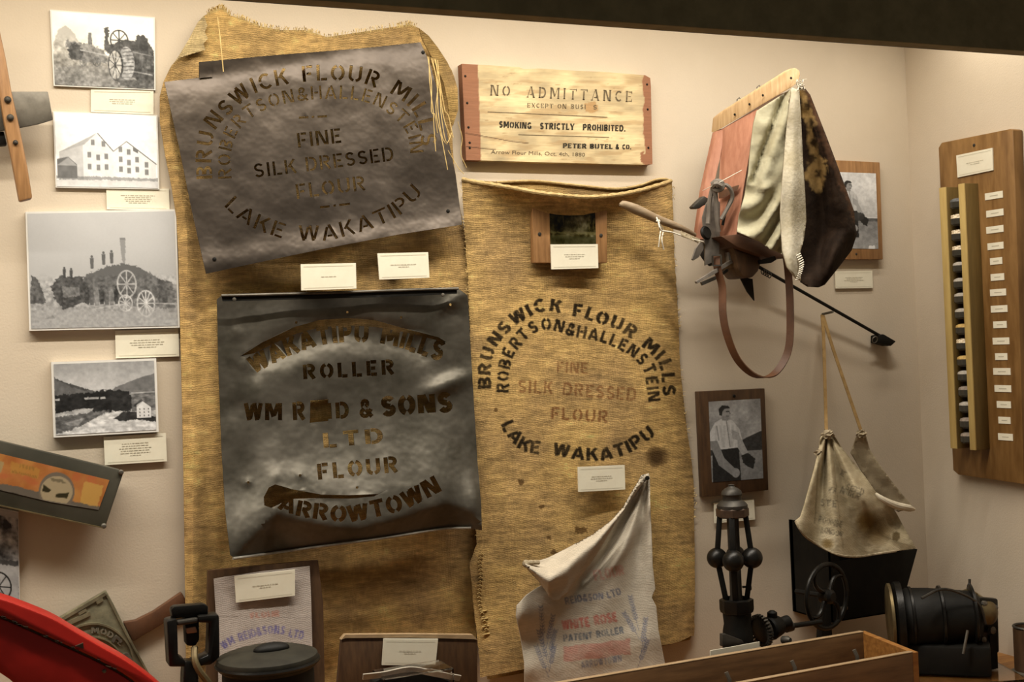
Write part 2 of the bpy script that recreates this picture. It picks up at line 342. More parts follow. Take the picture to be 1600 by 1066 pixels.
# ------------------------------------------------------------------ helpers: materials
def mat(name, c=(.5, .5, .5), rough=.6, metal=0., c2=None, scale=20., stretch=(1, 1, 1), bump=0., bscale=None, attr=False, spec=.4, detail=4., contrast=(.35, .65), var=0., sheen=0., weave=None, trans=0., rot=(0, 0, 0)):
    m = bpy.data.materials.new(name); m.use_nodes = True; nt = m.node_tree; N = nt.nodes; L = nt.links; b = N['Principled BSDF']
    b.inputs['Roughness'].default_value = rough; b.inputs['Metallic'].default_value = metal; b.inputs['Specular IOR Level'].default_value = spec
    if trans: b.inputs['Transmission Weight'].default_value = trans; b.inputs['IOR'].default_value = 1.47
    tc = N.new('ShaderNodeTexCoord'); mp = N.new('ShaderNodeMapping'); mp.inputs['Scale'].default_value = stretch; mp.inputs['Rotation'].default_value = rot; L.new(tc.outputs['Object'], mp.inputs[0])
    nz = N.new('ShaderNodeTexNoise'); nz.inputs['Scale'].default_value = scale; nz.inputs['Detail'].default_value = detail; nz.inputs['Roughness'].default_value = .6; L.new(mp.outputs[0], nz.inputs[0])
    rp = N.new('ShaderNodeValToRGB'); rp.color_ramp.elements[0].position, rp.color_ramp.elements[1].position = contrast; L.new(nz.outputs[0], rp.inputs[0])
    if attr:
        at = N.new('ShaderNodeAttribute'); at.attribute_name = 'Col'; mx = N.new('ShaderNodeMix'); mx.data_type = 'RGBA'; mx.blend_type = 'MULTIPLY'; mx.inputs[0].default_value = 1
        rp.color_ramp.elements[0].color = (1-var, 1-var, 1-var, 1); rp.color_ramp.elements[1].color = (1, 1, 1, 1)
        L.new(at.outputs[0], mx.inputs[6]); L.new(rp.outputs[0], mx.inputs[7]); src = mx.outputs[2]
    else:
        c2 = c2 or tuple(x*.75 for x in c)
        rp.color_ramp.elements[0].color = (*c2, 1); rp.color_ramp.elements[1].color = (*c, 1); src = rp.outputs[0]
    hsrc = None
    if weave:
        wv, sep = [], N.new('ShaderNodeSeparateXYZ'); nd = N.new('ShaderNodeTexNoise'); nd.inputs['Scale'].default_value = 60; L.new(tc.outputs['Object'], nd.inputs[0])
        md = N.new('ShaderNodeVectorMath'); md.operation = 'MULTIPLY_ADD'; md.inputs[1].default_value = (.004,)*3; L.new(nd.outputs['Color'], md.inputs[0]); L.new(tc.outputs['Object'], md.inputs[2])
        for st in ((weave[0], 0, 0), (0, 0, weave[1])):
            w = N.new('ShaderNodeTexWave'); w.wave_type = 'BANDS'; w.bands_direction = 'X' if st[0] else 'Z'; w.inputs['Scale'].default_value = max(st); w.inputs['Distortion'].default_value = 2.2; w.inputs['Detail'].default_value = 1; L.new(md.outputs[0], w.inputs[0]); wv.append(w)
        ad = N.new('ShaderNodeMath'); ad.operation = 'MULTIPLY_ADD'; ad.inputs[1].default_value = .45; L.new(wv[0].outputs['Fac'], ad.inputs[0]); L.new(wv[1].outputs['Fac'], ad.inputs[2]); hsrc = ad.outputs[0]
        # slubs: horizontal darker and lighter threads
        sl = N.new('ShaderNodeTexNoise'); sl.inputs['Scale'].default_value = 1; sl.inputs['Detail'].default_value = 3; m2 = N.new('ShaderNodeMapping'); m2.inputs['Scale'].default_value = (26, 26, 250); L.new(tc.outputs['Object'], m2.inputs[0]); L.new(m2.outputs[0], sl.inputs[0])
        r2 = N.new('ShaderNodeValToRGB'); r2.color_ramp.elements[0].position = .3; r2.color_ramp.elements[1].position = .7; k = weave[2]; r2.color_ramp.elements[0].color = (1-k, 1-k, 1-k, 1); r2.color_ramp.elements[1].color = (1, 1, 1, 1); L.new(sl.outputs[0], r2.inputs[0])
        r3 = N.new('ShaderNodeMapRange'); r3.inputs[1].default_value = 0; r3.inputs[2].default_value = 1.45; r3.inputs[3].default_value = 1-k; r3.inputs[4].default_value = 1.08; L.new(hsrc, r3.inputs[0])
        for add in (r2.outputs[0], r3.outputs[0]):
            mm = N.new('ShaderNodeMix'); mm.data_type = 'RGBA'; mm.blend_type = 'MULTIPLY'; mm.inputs[0].default_value = 1; L.new(src, mm.inputs[6]); L.new(add, mm.inputs[7]); src = mm.outputs[2]
    L.new(src, b.inputs['Base Color'])
    if bump:
        bp = N.new('ShaderNodeBump'); bp.inputs['Strength'].default_value = 1; bp.inputs['Distance'].default_value = bump
        if hsrc is None:
            n2 = N.new('ShaderNodeTexNoise'); n2.inputs['Scale'].default_value = bscale or scale; n2.inputs['Detail'].default_value = 3; L.new(mp.outputs[0], n2.inputs[0]); hsrc = n2.outputs[0]
        L.new(hsrc, bp.inputs['Height']); L.new(bp.outputs[0], b.inputs['Normal'])
    return m
MT = dict(
 wall=mat('wall_paint', (.57, .485, .375), .85, c2=(.545, .46, .35), scale=6, bump=.0004, bscale=260),
 black=mat('black_paint', (.25, .205, .11), .8, spec=.15),
 print=mat('photo_paper', attr=True, rough=.45, var=.03, scale=300),
 paper=mat('white_card', (.74, .70, .56), .7, c2=(.71, .66, .52), scale=40),
 board=mat('photo_mount', (.72, .70, .66), .6, c2=(.68, .66, .61), scale=40),
 wood_pale=mat('pale_wood', (.55, .38, .21), .55, c2=(.42, .27, .13), scale=12, stretch=(14, 14, 1.2), bump=.0004),
 wood_tool=mat('oiled_wood', (.33, .175, .07), .45, c2=(.22, .11, .042), scale=9, stretch=(14, 14, 1.5), bump=.0003),
 wood_red=mat('reddish_wood', (.30, .115, .045), .5, c2=(.20, .07, .026), scale=9, stretch=(2, 10, 18), bump=.0003),
 wood_pink=mat('pink_stained_wood', (.40, .185, .115), .6, c2=(.31, .13, .078), scale=8, stretch=(12, 12, 2), bump=.0003),
 wood_board=mat('varnished_board', (.235, .125, .040), .42, c2=(.135, .064, .016), scale=6, stretch=(7, 7, 1.2), bump=.0002),
 wood_frame=mat('dark_frame_wood', (.082, .042, .018), .5, c2=(.048, .024, .011), scale=8, stretch=(12, 12, 2), bump=.0002),
 wood_floor=mat('orange_floor_wood', (.34, .155, .038), .45, c2=(.22, .09, .022), scale=8, stretch=(2, 14, 14), bump=.0002),
 wood_box=mat('box_wood', (.165, .085, .034), .5, c2=(.10, .05, .020), scale=6, stretch=(1.5, 9, 12), bump=.0003),
 wood_edge=mat('worn_edge_wood', (.40, .28, .16), .55, c2=(.28, .19, .10), scale=14, stretch=(2, 10, 12)),
 wood_dark=mat('dark_brown_wood', (.10, .045, .022), .6, c2=(.07, .032, .016), scale=10, stretch=(2, 10, 10)),
 rail=mat('yellow_batten', (.50, .36, .13), .5, c2=(.42, .29, .10), scale=10, stretch=(8, 8, 1), bump=.0002),
 rail_side=mat('batten_backing', (.16, .10, .028), .55, c2=(.12, .075, .02), scale=10, stretch=(8, 8, 1)),
 sign_wood=mat('sign_board', attr=True, rough=.75, var=.12, scale=14, stretch=(1.2, 6, 14), bump=.0006),
 tin=mat('tarnished_tin', (.100, .082, .068), .43, .7, c2=(.050, .040, .032), scale=7, bump=.005, bscale=15, contrast=(.3, .7), detail=6),
 tin2=mat('corroded_tin', (.122, .110, .089), .47, .6, c2=(.048, .043, .031), scale=12, bump=.008, bscale=11, contrast=(.3, .7), detail=6),
 iron=mat('black_iron', (.016, .0145, .012), .36, .5, c2=(.009, .008, .007), scale=30, bump=.0005, bscale=90),
 iron_grey=mat('grey_iron', (.065, .058, .047), .5, .5, c2=(.035, .031, .026), scale=30, bump=.0005, bscale=60),
 iron_dark=mat('matt_black_iron', (.008, .007, .005), .6, .1, c2=(.0045, .004, .003), spec=.22, scale=30, bump=.0005, bscale=60),
 steel=mat('old_steel', (.15, .135, .11), .5, .5, c2=(.075, .066, .052), scale=22, bump=.0003, bscale=60),
 brass=mat('dull_brass', (.20, .15, .07), .5, .6, c2=(.10, .072, .035), scale=25),
 plate=mat('antique_plate', (.34, .31, .20), .42, .6, c2=(.14, .13, .085), scale=25, bump=.0008, bscale=70),
 burlap=mat('burlap', attr=True, rough=.95, var=.16, scale=35, weave=(128, 165, .30), bump=.0013, spec=.1),
 thread=mat('jute_thread', (.62, .46, .20), .9, c2=(.45, .32, .13), scale=60, spec=.1),
 hem=mat('burlap_hem', (.50, .37, .18), .95, c2=(.36, .255, .11), scale=120, bump=.001, bscale=300, spec=.1),
 cotton=mat('cotton_cloth', attr=True, rough=.9, var=.08, scale=30, weave=(180, 180, .10), bump=.0004, spec=.1),
 canvas=mat('canvas_cloth', (.40, .375, .265), .9, c2=(.30, .27, .175), scale=14, bump=.004, bscale=24, spec=.1),
 canvas_light=mat('bleached_canvas', (.56, .515, .41), .9, c2=(.36, .315, .22), scale=18, bump=.001, bscale=140, spec=.1),
 hide=mat('hide_cloth', attr=True, rough=.85, var=.4, scale=30, bump=.0015, bscale=90, spec=.15),
 leather=mat('brown_leather', (.13, .055, .024), .5, c2=(.075, .034, .017), scale=16, bump=.0003, bscale=160),
 leather_grey=mat('grey_leather', (.17, .145, .12), .65, c2=(.09, .078, .066), scale=22, bump=.0005, bscale=120),
 rope=mat('old_rope', (.42, .35, .24), .9, c2=(.24, .19, .12), scale=160, bump=.001, bscale=260, spec=.1),
 string=mat('white_string', (.72, .68, .58), .9, c2=(.55, .5, .4), scale=200, spec=.1),
 strap=mat('tan_webbing', (.34, .22, .09), .85, c2=(.24, .15, .06), scale=60, bump=.0004, bscale=300, spec=.1),
 red=mat('red_paint', (.36, .010, .004), .42, c2=(.28, .007, .003), scale=7, bump=.0002, bscale=60),
 seam=mat('grimy_seam', (.03, .016, .008), .8, c2=(.06, .028, .012), scale=60),
 acrylic=mat('clear_acrylic', (.97, .97, .96), .03, c2=(.97, .97, .96), trans=1., spec=.5),
 glass_dark=mat('dark_glass', attr=True, rough=.12, var=.1, scale=60),
 ink=mat('black_ink', (.028, .024, .018), .8, c2=(.05, .042, .03), scale=90, spec=.1),
 ink_fade=mat('faded_ink', (.09, .07, .042), .8, c2=(.17, .13, .08), scale=120, spec=.1),
 pen=mat('grey_print', (.46, .42, .32), .8, c2=(.46, .42, .32), spec=.1),
 seed_cream=mat('cream_seed', (.84, .74, .56), .7, c2=(.5, .36, .2), scale=120),
 seed_grey=mat('grey_seed', (.50, .45, .38), .7, c2=(.34, .30, .25), scale=160, bump=.001, bscale=300),
 seed_dark=mat('dark_seed', (.13, .13, .13), .6, c2=(.07, .07, .07), scale=120, bump=.001, bscale=300),
 seed_gold=mat('golden_seed', (.60, .40, .13), .7, c2=(.4, .25, .08), scale=120, bump=.001, bscale=300),
 seed_brown=mat('brown_seed', (.30, .24, .19), .7, c2=(.2, .155, .12), scale=120, bump=.001, bscale=300),
 jar=mat('dark_jar_glass', (.05, .045, .035), .15, c2=(.04, .036, .028)),  # dark glass of the seed jars
)
def structure(name, V, F, m, parent=None, **k): return mesh(name, V, F, m, parent, smooth=False, kind='structure', **k)
# ------------------------------------------------------------------ the setting: the inside of the display case
FZ = .71
structure('wall_back', *box((.65, .03, 1.65), (3.4, .06, 2.1)), MT['wall'])
structure('wall_right', *box((XR+.03, -.55, 1.65), (.06, 1.10, 2.1)), MT['wall'])
structure('wall_left', *box((-1.08, -.55, 1.65), (.06, 1.10, 2.1)), MT['wall'])
structure('ceiling', *box((.65, -.55, 2.73), (3.4, 1.2, .06)), MT['wall'])
structure('floor', *box((.6, -.55, FZ-.03), (3.3, 1.1, .06)), MT['wood_floor'])
structure('trim_1', *box((.58, -.715, 2.36), (3.36, .03, .71), bev=.001), MT['black'])
structure('trim_highlight', *box((.58, -.694, 2.012), (3.36, .014, .008)), MT['iron_grey'])  # thin strip added as the highlight line under the header edge

# ------------------------------------------------------------------ caption cards
def words(q, rows, seed, wfrac=.55, lh=.085):
    """short grey strokes: the print on a caption is far too small to read"""
    rs = random.Random(seed); out = []; q = np.array(q, float)
    v0 = .5-lh*(rows-1)/2
    for r in range(rows):
        L = wfrac*rs.uniform(.7, 1.) if r < rows-1 else wfrac*rs.uniform(.3, .6)
        u = .5-L/2; v = v0+r*lh
        while u < .5+L/2:
            w = rs.uniform(.02, .07); e = min(u+w, .5+L/2)
            out.append(np.array([bil(q, u, v-.013), bil(q, e, v-.013), bil(q, e, v+.013), bil(q, u, v+.013)])); u = e+.012
    for a, b in (((.05, .09), (.95, .09)), ((.05, .91), (.95, .91))):
        out.append(np.array([bil(q, a[0], a[1]), bil(q, b[0], b[1]), bil(q, b[0], b[1]+.012), bil(q, a[0], a[1]+.012)]))
    return [np.array([p[0], p[1], p[2], p[3]]) for p in out]
def card(q, d, rows, label, proj=None, thick=.003, seed=0, back=None):
    dd = np.broadcast_to(d, 4); o = mesh('caption_card', *slab(q, dd, thick if back is None else dd.max()-back, proj), MT['paper'], smooth=False)
    tag(o, label, 'caption card', 'typed caption cards')
    df = quad_d(q, dd+.0006); V, F = decal(words(q, rows, seed), df, proj)
    mesh('printed_text', V, [f[::-1] for f in F], MT['pen'], o, smooth=False)
    return o
card([(142, 140), (240, 141), (240, 179), (142, 175)], .004, 3, 'small cream caption card under the traction engine photograph', seed=1)
card([(166, 294), (264, 295), (265, 329), (167, 327)], .004, 5, 'cream caption card under the photograph of the gabled mill', seed=2, )
card([(180, 517), (279, 513), (280, 557), (181, 560)], .006, 4, 'cream caption card under the large threshing photograph', seed=3)
card([(162, 683), (259, 677), (261, 721), (164, 727)], .008, 6, 'cream caption card under the river valley photograph', seed=4)
def standoff_card(q, d, rows, label, seed, base):
    o = card(q, d, rows, label, seed=seed)
    c = bil(q, .5, .45); a = W(c[0], c[1], d-.003)
    mesh('backing_block', *box(a+V3(0, (d-.003-base)/2, 0), (.03, d-.003-base, .02)), MT['wood_dark'], o, smooth=False)
standoff_card([(470, 413), (556, 411), (557, 451), (471, 454)], .088, 1, 'white caption card just above the lower stencil plate', 5, .028)
standoff_card([(590, 396), (669, 394), (671, 434), (593, 437)], .088, 2, 'white caption card under the lower right edge of the upper stencil plate', 6, .028)
standoff_card([(903, 730), (976, 727), (977, 765), (904, 769)], .066, 3, 'caption card pinned to the printed sack above the white flour bag', 8, .048)

# ------------------------------------------------------------------ old photographs
def photograph(q, d, P, label, border=.012, name='photograph'):
    t = thing(name, label, 'photograph', W(*bil(q, .5, 1.), 0), 'old black and white photographs')
    mesh('mount', *slab(q, d, d-.0005), MT['board'], t, smooth=False)
    b = border; r = b*1.35
    print_on('print', [bil(q, b, r), bil(q, 1-b, r), bil(q, 1-b, 1-r), bil(q, b, 1-r)], d, P, MT['print'], t, back=.0008)
def g(v, warm=0.): return (v+warm, v+warm*.4, v-warm)
def figure(P, x, y, h, c, al=1.):
    P.ell(x, y-h*.9, h*.09, h*.1, c, al); P.poly([(x-h*.15, y-h*.8), (x+h*.15, y-h*.8), (x+h*.12, y-h*.4), (x+h*.1, y), (x-h*.1, y), (x-h*.13, y-h*.4)], c, al)
# traction engine
P = Paint(163, 122, g(.93, .03)); P.vgrad(0, 70, g(.95, .03), g(.88, .03)); P.vgrad(70, 122, g(.62, .02), g(.42, .01)); P.mottle(.10, 30, 1)
P.poly([(0, 55), (10, 30), (22, 22), (38, 38), (44, 60), (70, 70), (0, 75)], g(.62, .02), .8, 3)
P.poly([(22, 48), (60, 52), (80, 58), (90, 80), (60, 84), (40, 78), (25, 72)], g(.38), .75, 5); P.ell(36, 66, 13, 14, g(.22), .85, 5)
P.poly([(84, 22), (91, 22), (90, 50), (120, 40), (132, 42), (136, 30), (152, 36), (162, 58), (163, 105), (140, 110), (118, 96), (95, 70), (82, 60)], g(.2), .92, 3)
for x in (126, 140, 152): P.poly([(x, 60), (x+6, 62), (x+4, 90), (x-2, 88)], g(.45), .4, 2)
P.wheel(107, 42, 14, 17, g(.2), 2.2, 8); P.poly([(95, 62), (118, 52), (128, 80), (126, 106), (108, 112), (92, 96)], g(.35), .9, 2)
P.ell(118, 80, 13, 28, g(.62)); 
for i in range(9): P.line((112, 56+i*6), (130, 53+i*6.3), 1.6, g(.28), .8)
P.ell(101, 84, 12, 27, g(.25)); P.ell(100, 84, 10, 24, g(.80, .02), .75); P.wheel(100, 84, 11, 26, g(.2), 1.8, 9)
P.ell(145, 35, 4, 5, g(.2)); P.poly([(140, 40), (152, 40), (154, 62), (138, 62)], g(.18)); P.poly([(58, 32), (63, 32), (64, 52), (57, 52)], g(.3), .8, 1)
P.line((44, 62), (120, 74), 2, g(.7), .7); P.line((120, 92), (160, 98), 2.5, g(.7), .6); P.line((128, 60), (162, 66), 1.5, g(.6), .6); P.wheel(70, 80, 6, 8, g(.35), 1.5, 6); P.wheel(48, 82, 5, 7, g(.4), 1.4, 6)
P.poly([(0, 92), (70, 86), (163, 112), (163, 122), (0, 122)], g(.5), .35, 4); P.poly([(100, 112), (163, 104), (163, 120), (120, 122)], g(.25), .7, 4); P.a = P.a+(np.clip((P.y-34)/20, 0, 1)*(fbm(P.x, P.y, 5, 3)-.5)*.46)[..., None]
photograph([(78, 15), (242, 27), (243, 141), (84, 134)], .006, P, 'sepia photograph of a steam traction engine, topmost of the photographs on the left')
# gabled mill
P = Paint(163, 118, g(.95)); P.vgrad(0, 60, g(.97), g(.93))
P.poly([(6, 62), (68, 32), (92, 60), (92, 108), (6, 108)], g(.86), 1, .6); P.poly([(6, 62), (44, 50), (44, 108), (6, 108)], g(.74)); P.poly([(4, 64), (68, 30), (46, 50)], g(.66)); P.line((68, 31), (94, 61), 1.6, g(.4))
P.poly([(92, 60), (114, 43), (160, 78), (160, 108), (92, 108)], g(.88), 1, .6); P.line((92, 60), (114, 43), 1.6, g(.5)); P.line((114, 43), (161, 79), 1.6, g(.42)); P.poly([(124, 52), (132, 56), (132, 62), (124, 58)], g(.4))
for x, y in ((60, 46), (77, 48), (54, 66), (68, 70), (81, 68), (54, 85), (68, 86), (81, 85), (104, 56), (117, 60), (104, 72), (117, 77), (104, 88), (117, 90), (130, 72), (130, 88), (145, 80), (145, 92)):
    P.poly([(x-3, y-4.5), (x+3, y-4.5), (x+3, y+4.5), (x-3, y+4.5)], g(.45), .9)
P.poly([(2, 74), (20, 70), (34, 82), (34, 104), (2, 104)], g(.42)); P.poly([(2, 84), (20, 71), (34, 84)], g(.6)); P.poly([(0, 100), (163, 102), (163, 107), (0, 106)], g(.42), .6, 2); P.vgrad(107, 118, g(.8), g(.84)); P.mottle(.06, 7, 3)
photograph([(83, 174), (246, 180), (249, 296), (87, 293)], .007, P, 'pale photograph of a white two-gabled mill building')
# threshing
P = Paint(238, 188, g(.74)); P.vgrad(0, 120, g(.80), g(.72)); P.vgrad(120, 188, g(.60), g(.66)); P.mottle(.03, 60, 2)
P.poly([(0, 145), (4, 100), (14, 108), (24, 135), (26, 146), (0, 147)], g(.33), .9, 2); P.poly([(14, 100), (26, 96), (40, 140), (26, 146)], g(.7), .8, 2)
P.poly([(80, 110), (100, 98), (130, 88), (158, 84), (185, 95), (212, 112), (218, 140), (60, 150)], g(.38), .95, 4)
P.poly([(34, 118), (50, 102), (84, 106), (96, 118), (92, 150), (52, 156), (40, 140)], g(.28), .9, 4); P.poly([(52, 120), (80, 122), (80, 136), (54, 138)], g(.5), .8, 2)
for x, y in ((102, 92), (121, 86), (134, 84)): figure(P, x, y, 22, g(.35), .9)
for x, y in ((57, 106), (68, 108)): figure(P, x, y, 18, g(.25), .9)
P.poly([(148, 44), (157, 44), (156, 84), (151, 84)], g(.56), .9, 1.5); P.line((148, 44), (157, 44), 3, g(.5))
for i in range(10): figure(P, 92+i*8, 150+(i % 3), 30, g(.24+.12*(i % 3)), .9)
P.poly([(150, 110), (190, 108), (214, 112), (222, 124), (236, 130), (234, 160), (170, 156), (150, 140)], g(.42), .75, 4)
P.line((90, 118), (146, 104), 2.5, g(.35)); P.wheel(157, 118, 15, 22, g(.70), 2.6, 8); P.wheel(154, 149, 11, 13, g(.75), 2, 9); P.wheel(187, 150, 14, 21, g(.78), 2.6, 12); P.poly([(208, 112), (230, 116), (234, 150), (208, 150)], g(.3), .7, 3); figure(P, 228, 165, 45, g(.45), .8)
P.poly([(70, 152), (88, 146), (96, 154)], g(.74), .9, 1); P.poly([(22, 172), (36, 166), (40, 172)], g(.4), .8, 1)
P.line((100, 158), (150, 150), 1.5, g(.7)); P.line((200, 150), (238, 152), 1.8, g(.7)); P.a = P.a+(np.clip((P.y-100)/10, 0, 1)*(fbm(P.x, P.y, 4, 9)-.5)*.34)[..., None]; P.poly([(0, 160), (60, 156), (140, 166), (238, 158), (238, 188), (0, 188)], g(.66), .45, 5)
P.a = P.a*.93
photograph([(40, 331), (275, 327), (281, 512), (46, 517)], .014, P, 'largest photograph, threshing crew with a haystack and spoked wheels')
# river valley
P = Paint(163, 118, g(.70)); P.vgrad(0, 45, g(.60), g(.74)); P.mottle(.05, 30, 4)
P.poly([(163, 22), (140, 28), (100, 42), (90, 50), (163, 60)], g(.42), .95, 1); P.poly([(0, 22), (20, 32), (60, 46), (90, 54), (90, 80), (0, 80)], g(.28), 1, 2); P.poly([(0, 26), (40, 44), (70, 48), (60, 54), (0, 56)], g(.42), .7, 3)
P.poly([(0, 52), (60, 50), (90, 46), (118, 50), (130, 66), (122, 84), (60, 82), (0, 86)], g(.12), .95, 4); P.poly([(124, 54), (163, 52), (163, 84), (124, 84)], g(.40), .9, 1); P.line((124, 54), (163, 53), 1.5, g(.7))
for x in (4, 52, 60, 68, 78): P.poly([(x-4, 58), (x+4, 57), (x+4, 61), (x-4, 61)], g(.78), .8, 1)
P.poly([(0, 82), (40, 76), (62, 76), (58, 84), (0, 90)], g(.72), .9, 2); P.poly([(0, 88), (60, 82), (90, 80), (70, 92), (20, 112), (0, 116)], g(.36), .95, 4)
P.poly([(24, 112), (70, 90), (104, 82), (163, 100), (163, 118), (0, 118)], g(.80), 1, 2); P.poly([(10, 100), (50, 90), (36, 104)], g(.6), .6, 2); P.poly([(94, 96), (110, 84), (136, 86), (163, 96), (163, 104), (130, 98), (110, 100)], g(.16), .95, 2)
P.poly([(132, 74), (142, 68), (155, 78), (155, 96), (132, 96)], g(.86)); P.poly([(126, 76), (140, 64), (143, 68), (132, 78)], g(.25)); P.line((142, 68), (156, 79), 1.5, g(.3))
P.a = P.a+(np.clip((P.y-44)/14, 0, 1)*(fbm(P.x, P.y*1.8, 7, 12)-.5)*.42)[..., None]*np.clip(P.a*2.2, .25, 1)
P.poly([(132, 74), (142, 68), (155, 78), (155, 96), (132, 96)], g(.84), .8)
for i in range(3):
    for j in range(3): P.poly([(136+i*7, 80+j*5.5), (138+i*7, 80+j*5.5), (138+i*7, 82.5+j*5.5), (136+i*7, 82.5+j*5.5)], g(.4))
P.mottle(.07, 6, 6)
photograph([(80, 566), (244, 560), (248, 675), (84, 684)], .014, P, 'dark photograph of a river valley with a small white mill', border=.022)
# strip of a photograph at the left edge
P = Paint(95, 145, g(.45)); P.mottle(.35, 8, 3); P.mottle(.3, 22, 5); P.vgrad(0, 9, g(.74), g(.66)); P.poly([(0, 78), (95, 76), (95, 84), (0, 86)], g(.22), .8, 2); P.poly([(60, 84), (95, 84), (95, 145), (70, 145)], g(.68), .8, 3); P.wheel(62, 118, 20, 22, g(.12), 2.5, 7)
for x in (8, 30, 52, 76): P.ell(x, 22, 9, 7, g(.16), .9, 4)
photograph([(-62, 782), (29, 800), (31, 948), (-62, 944)], .010, P, 'photograph with a wheel cut off by the left edge, above the red guard')

# ------------------------------------------------------------------ mattock-like hand tool, top left
t = thing('hay_knife', 'wooden handled tool with a flat steel blade and three bolts, top left', 'tool', W(30, 310, .0))
D = .075
mesh('blade', *slab([(-40, 150), (0, 146), (20, 143), (75, 143), (83, 187), (60, 194), (30, 200), (0, 205), (-40, 208)], D-.012, .006, bev=.0015), MT['steel'], t)
mesh('handle', *slab([(-10, 20), (-1, 44), (9, 90), (18, 142), (31, 200), (43, 260), (51, 310), (30, 315), (18, 250), (6, 190), (-8, 110), (-22, 20)], D+.012, .024, bev=.004), MT['wood_tool'], t)
mesh('ferrule', *slab([(-30, 208), (6, 205), (11, 226), (-30, 230)], D-.02, .02, bev=.002), MT['iron_dark'], t)
for x, y in ((12, 156), (16, 184), (24, 223)):
    c = W(x, y, D+.012); r = mpp(c)*(5.5 if y < 200 else 4); mesh('bolt', *lathe([(r, 0), (r, .003), (r*.5, .006), (0, .0065)], c, 10, ax=(0, -1, 0)), MT['iron_grey'], t)
mesh('wall_bracket', *box(W(20, 170, .03)+V3(0, 0, 0), (.02, .06, .02)), MT['iron_dark'], t)

# ------------------------------------------------------------------ left burlap sack behind the two stencil plates
S1 = [(256, 127), (266, 106), (279, 88), (296, 60), (309, 35), (320, 24), (333, 17), (347, 12), (360, 24), (382, 31), (407, 41), (438, 47), (476, 47), (511, 58), (564, 50), (621, 41), (640, 38), (655, 44), (684, 75), (706, 110), (714, 136), (715, 170), (706, 200), (708, 240), (714, 300), (728, 372), (736, 420), (736, 560), (742, 700), (746, 860), (744, 1000), (742, 1120), (292, 1120), (290, 950), (287, 740), (284, 600), (281, 480), (279, 400), (276, 340), (268, 290), (258, 240), (250, 190), (250, 150)]
def xl1(y): return np.interp(y, [120, 190, 240, 290, 340, 480, 740, 950, 1120], [256, 250, 258, 268, 276, 281, 287, 290, 292])
def d_s1(x, y):
    x = np.asarray(x, float); y = np.asarray(y, float); e = x-xl1(y)
    d = .022+.010*np.exp(-((e-14)/9)**2)-.004*np.exp(-((e-36)/9)**2)+.004*(fbm(x, y, 70, 3)-.5)*2+.003*np.sin(x/31+y/170)
    d += .010*np.exp(-((y-45)/30)**2)*np.sin(x/28)+.020*np.exp(-((x-330)/45)**2-((y-60)/60)**2)
    d -= .014*np.clip((y-800)/60, 0, 1)*np.clip(e/30-1, 0, 1)
    return np.clip(d, .005, .1)
def burlap_col(x, y, seed, tone=(.88, .725, .475)):
    a = fbm(x, y, 60, seed); b = fbm(x, y, 9, seed+5); c = fbm(x, y*6, 26, seed+11)
    return np.array(tone)*(1+.16*(a-.5)*2+.10*(b-.5)*2+.12*(c-.5)*2+.08*(vnoise(x, y, 2.2, seed+3)-.5)*2+.10*(vnoise(x/7, y, 2.6, seed+6)-.5)*2)[:, None]*np.array([1, 1, 1])+((a-.5)*.05)[:, None]*np.array([.2, .3, -1])
t = thing('burlap_sack', 'tall ragged-topped burlap sack hanging behind the two metal stencil plates', 'sack', W(510, 1066, 0))
V, F, uv = sheet(S1, d_s1, 4.5, thick=.004)
mesh('body', V, F, MT['burlap'], t, col=burlap_col(uv[:, 0], uv[:, 1], 2))
fl = [(256, 127), (266, 106), (279, 88), (296, 60), (309, 35), (319, 24), (324, 40), (320, 50), (325, 60), (318, 68), (321, 78), (300, 84), (281, 90), (268, 102)]
V, F, uv = sheet(fl, lambda x, y: d_s1(x, y)+.012, 4, thick=.003); mesh('folded_corner', V, F, MT['burlap'], t, col=burlap_col(uv[:, 0], uv[:, 1], 4, (.88, .78, .58)))
fr = [(655, 44), (670, 56), (684, 74), (699, 97), (709, 118), (715, 138), (716, 172), (708, 196), (702, 190), (700, 160), (693, 128), (684, 108), (672, 84), (660, 62)]
V, F, uv = sheet(fr, lambda x, y: .048+.01*np.sin(y/20.), 4, thick=.003); mesh('folded_edge', V, F, MT['burlap'], t, col=burlap_col(uv[:, 0], uv[:, 1], 6, (.74, .61, .39)))
gs = []
for i in range(330):                                                # frayed fringe along the torn top
    k = RNG.uniform(5.3, 16.6); j = int(k); a = np.array(S1[j]); b = np.array(S1[j+1]); p = a+(b-a)*(k-j); L = RNG.uniform(3, 9); dx = RNG.uniform(-3, 3); dd = float(d_s1(p[0], p[1]))
    gs.append(tube([W(p[0], p[1]+3, dd), W(p[0]+dx*.5, p[1]-L*.5, dd+.002), W(p[0]+dx, p[1]-L*.8, dd+RNG.uniform(-.003, .008))], .0006, 3))
mesh('frayed_fringe', *join(*gs), MT['thread'], t, kind='stuff')
def yarn(pts, r=.0012, m='thread', par=None, name='loose_thread'):
    p = spline(np.array(pts, float), 26); return mesh(name, *tube(W(p[:, 0], p[:, 1], p[:, 2]), r, 5), MT[m], par)
for i in range(7):
    x0 = 668+i*2.6+RNG.uniform(-1, 1); w = RNG.uniform(-6, 6)
    yarn([(x0, 88+i, .085), (x0+5+w, 130, .088), (x0+6+i, 175, .086), (x0+10+w+i*1.2, 200+RNG.uniform(-25, 25), .086), (x0+14+w*1.5+i*2, 225+RNG.uniform(-30, 45), .082)], .0009, par=t)
yarn([(340, 27, .06), (343, 50, .065), (346, 80, .082), (349, 112, .083)], .0010, par=t)
yarn([(715, 190, .03), (722, 215, .03), (720, 240, .03), (729, 262, .03)], .0008, par=t); yarn([(700, 235, .07), (716, 262, .07), (725, 272, .07)], .0008, par=t)

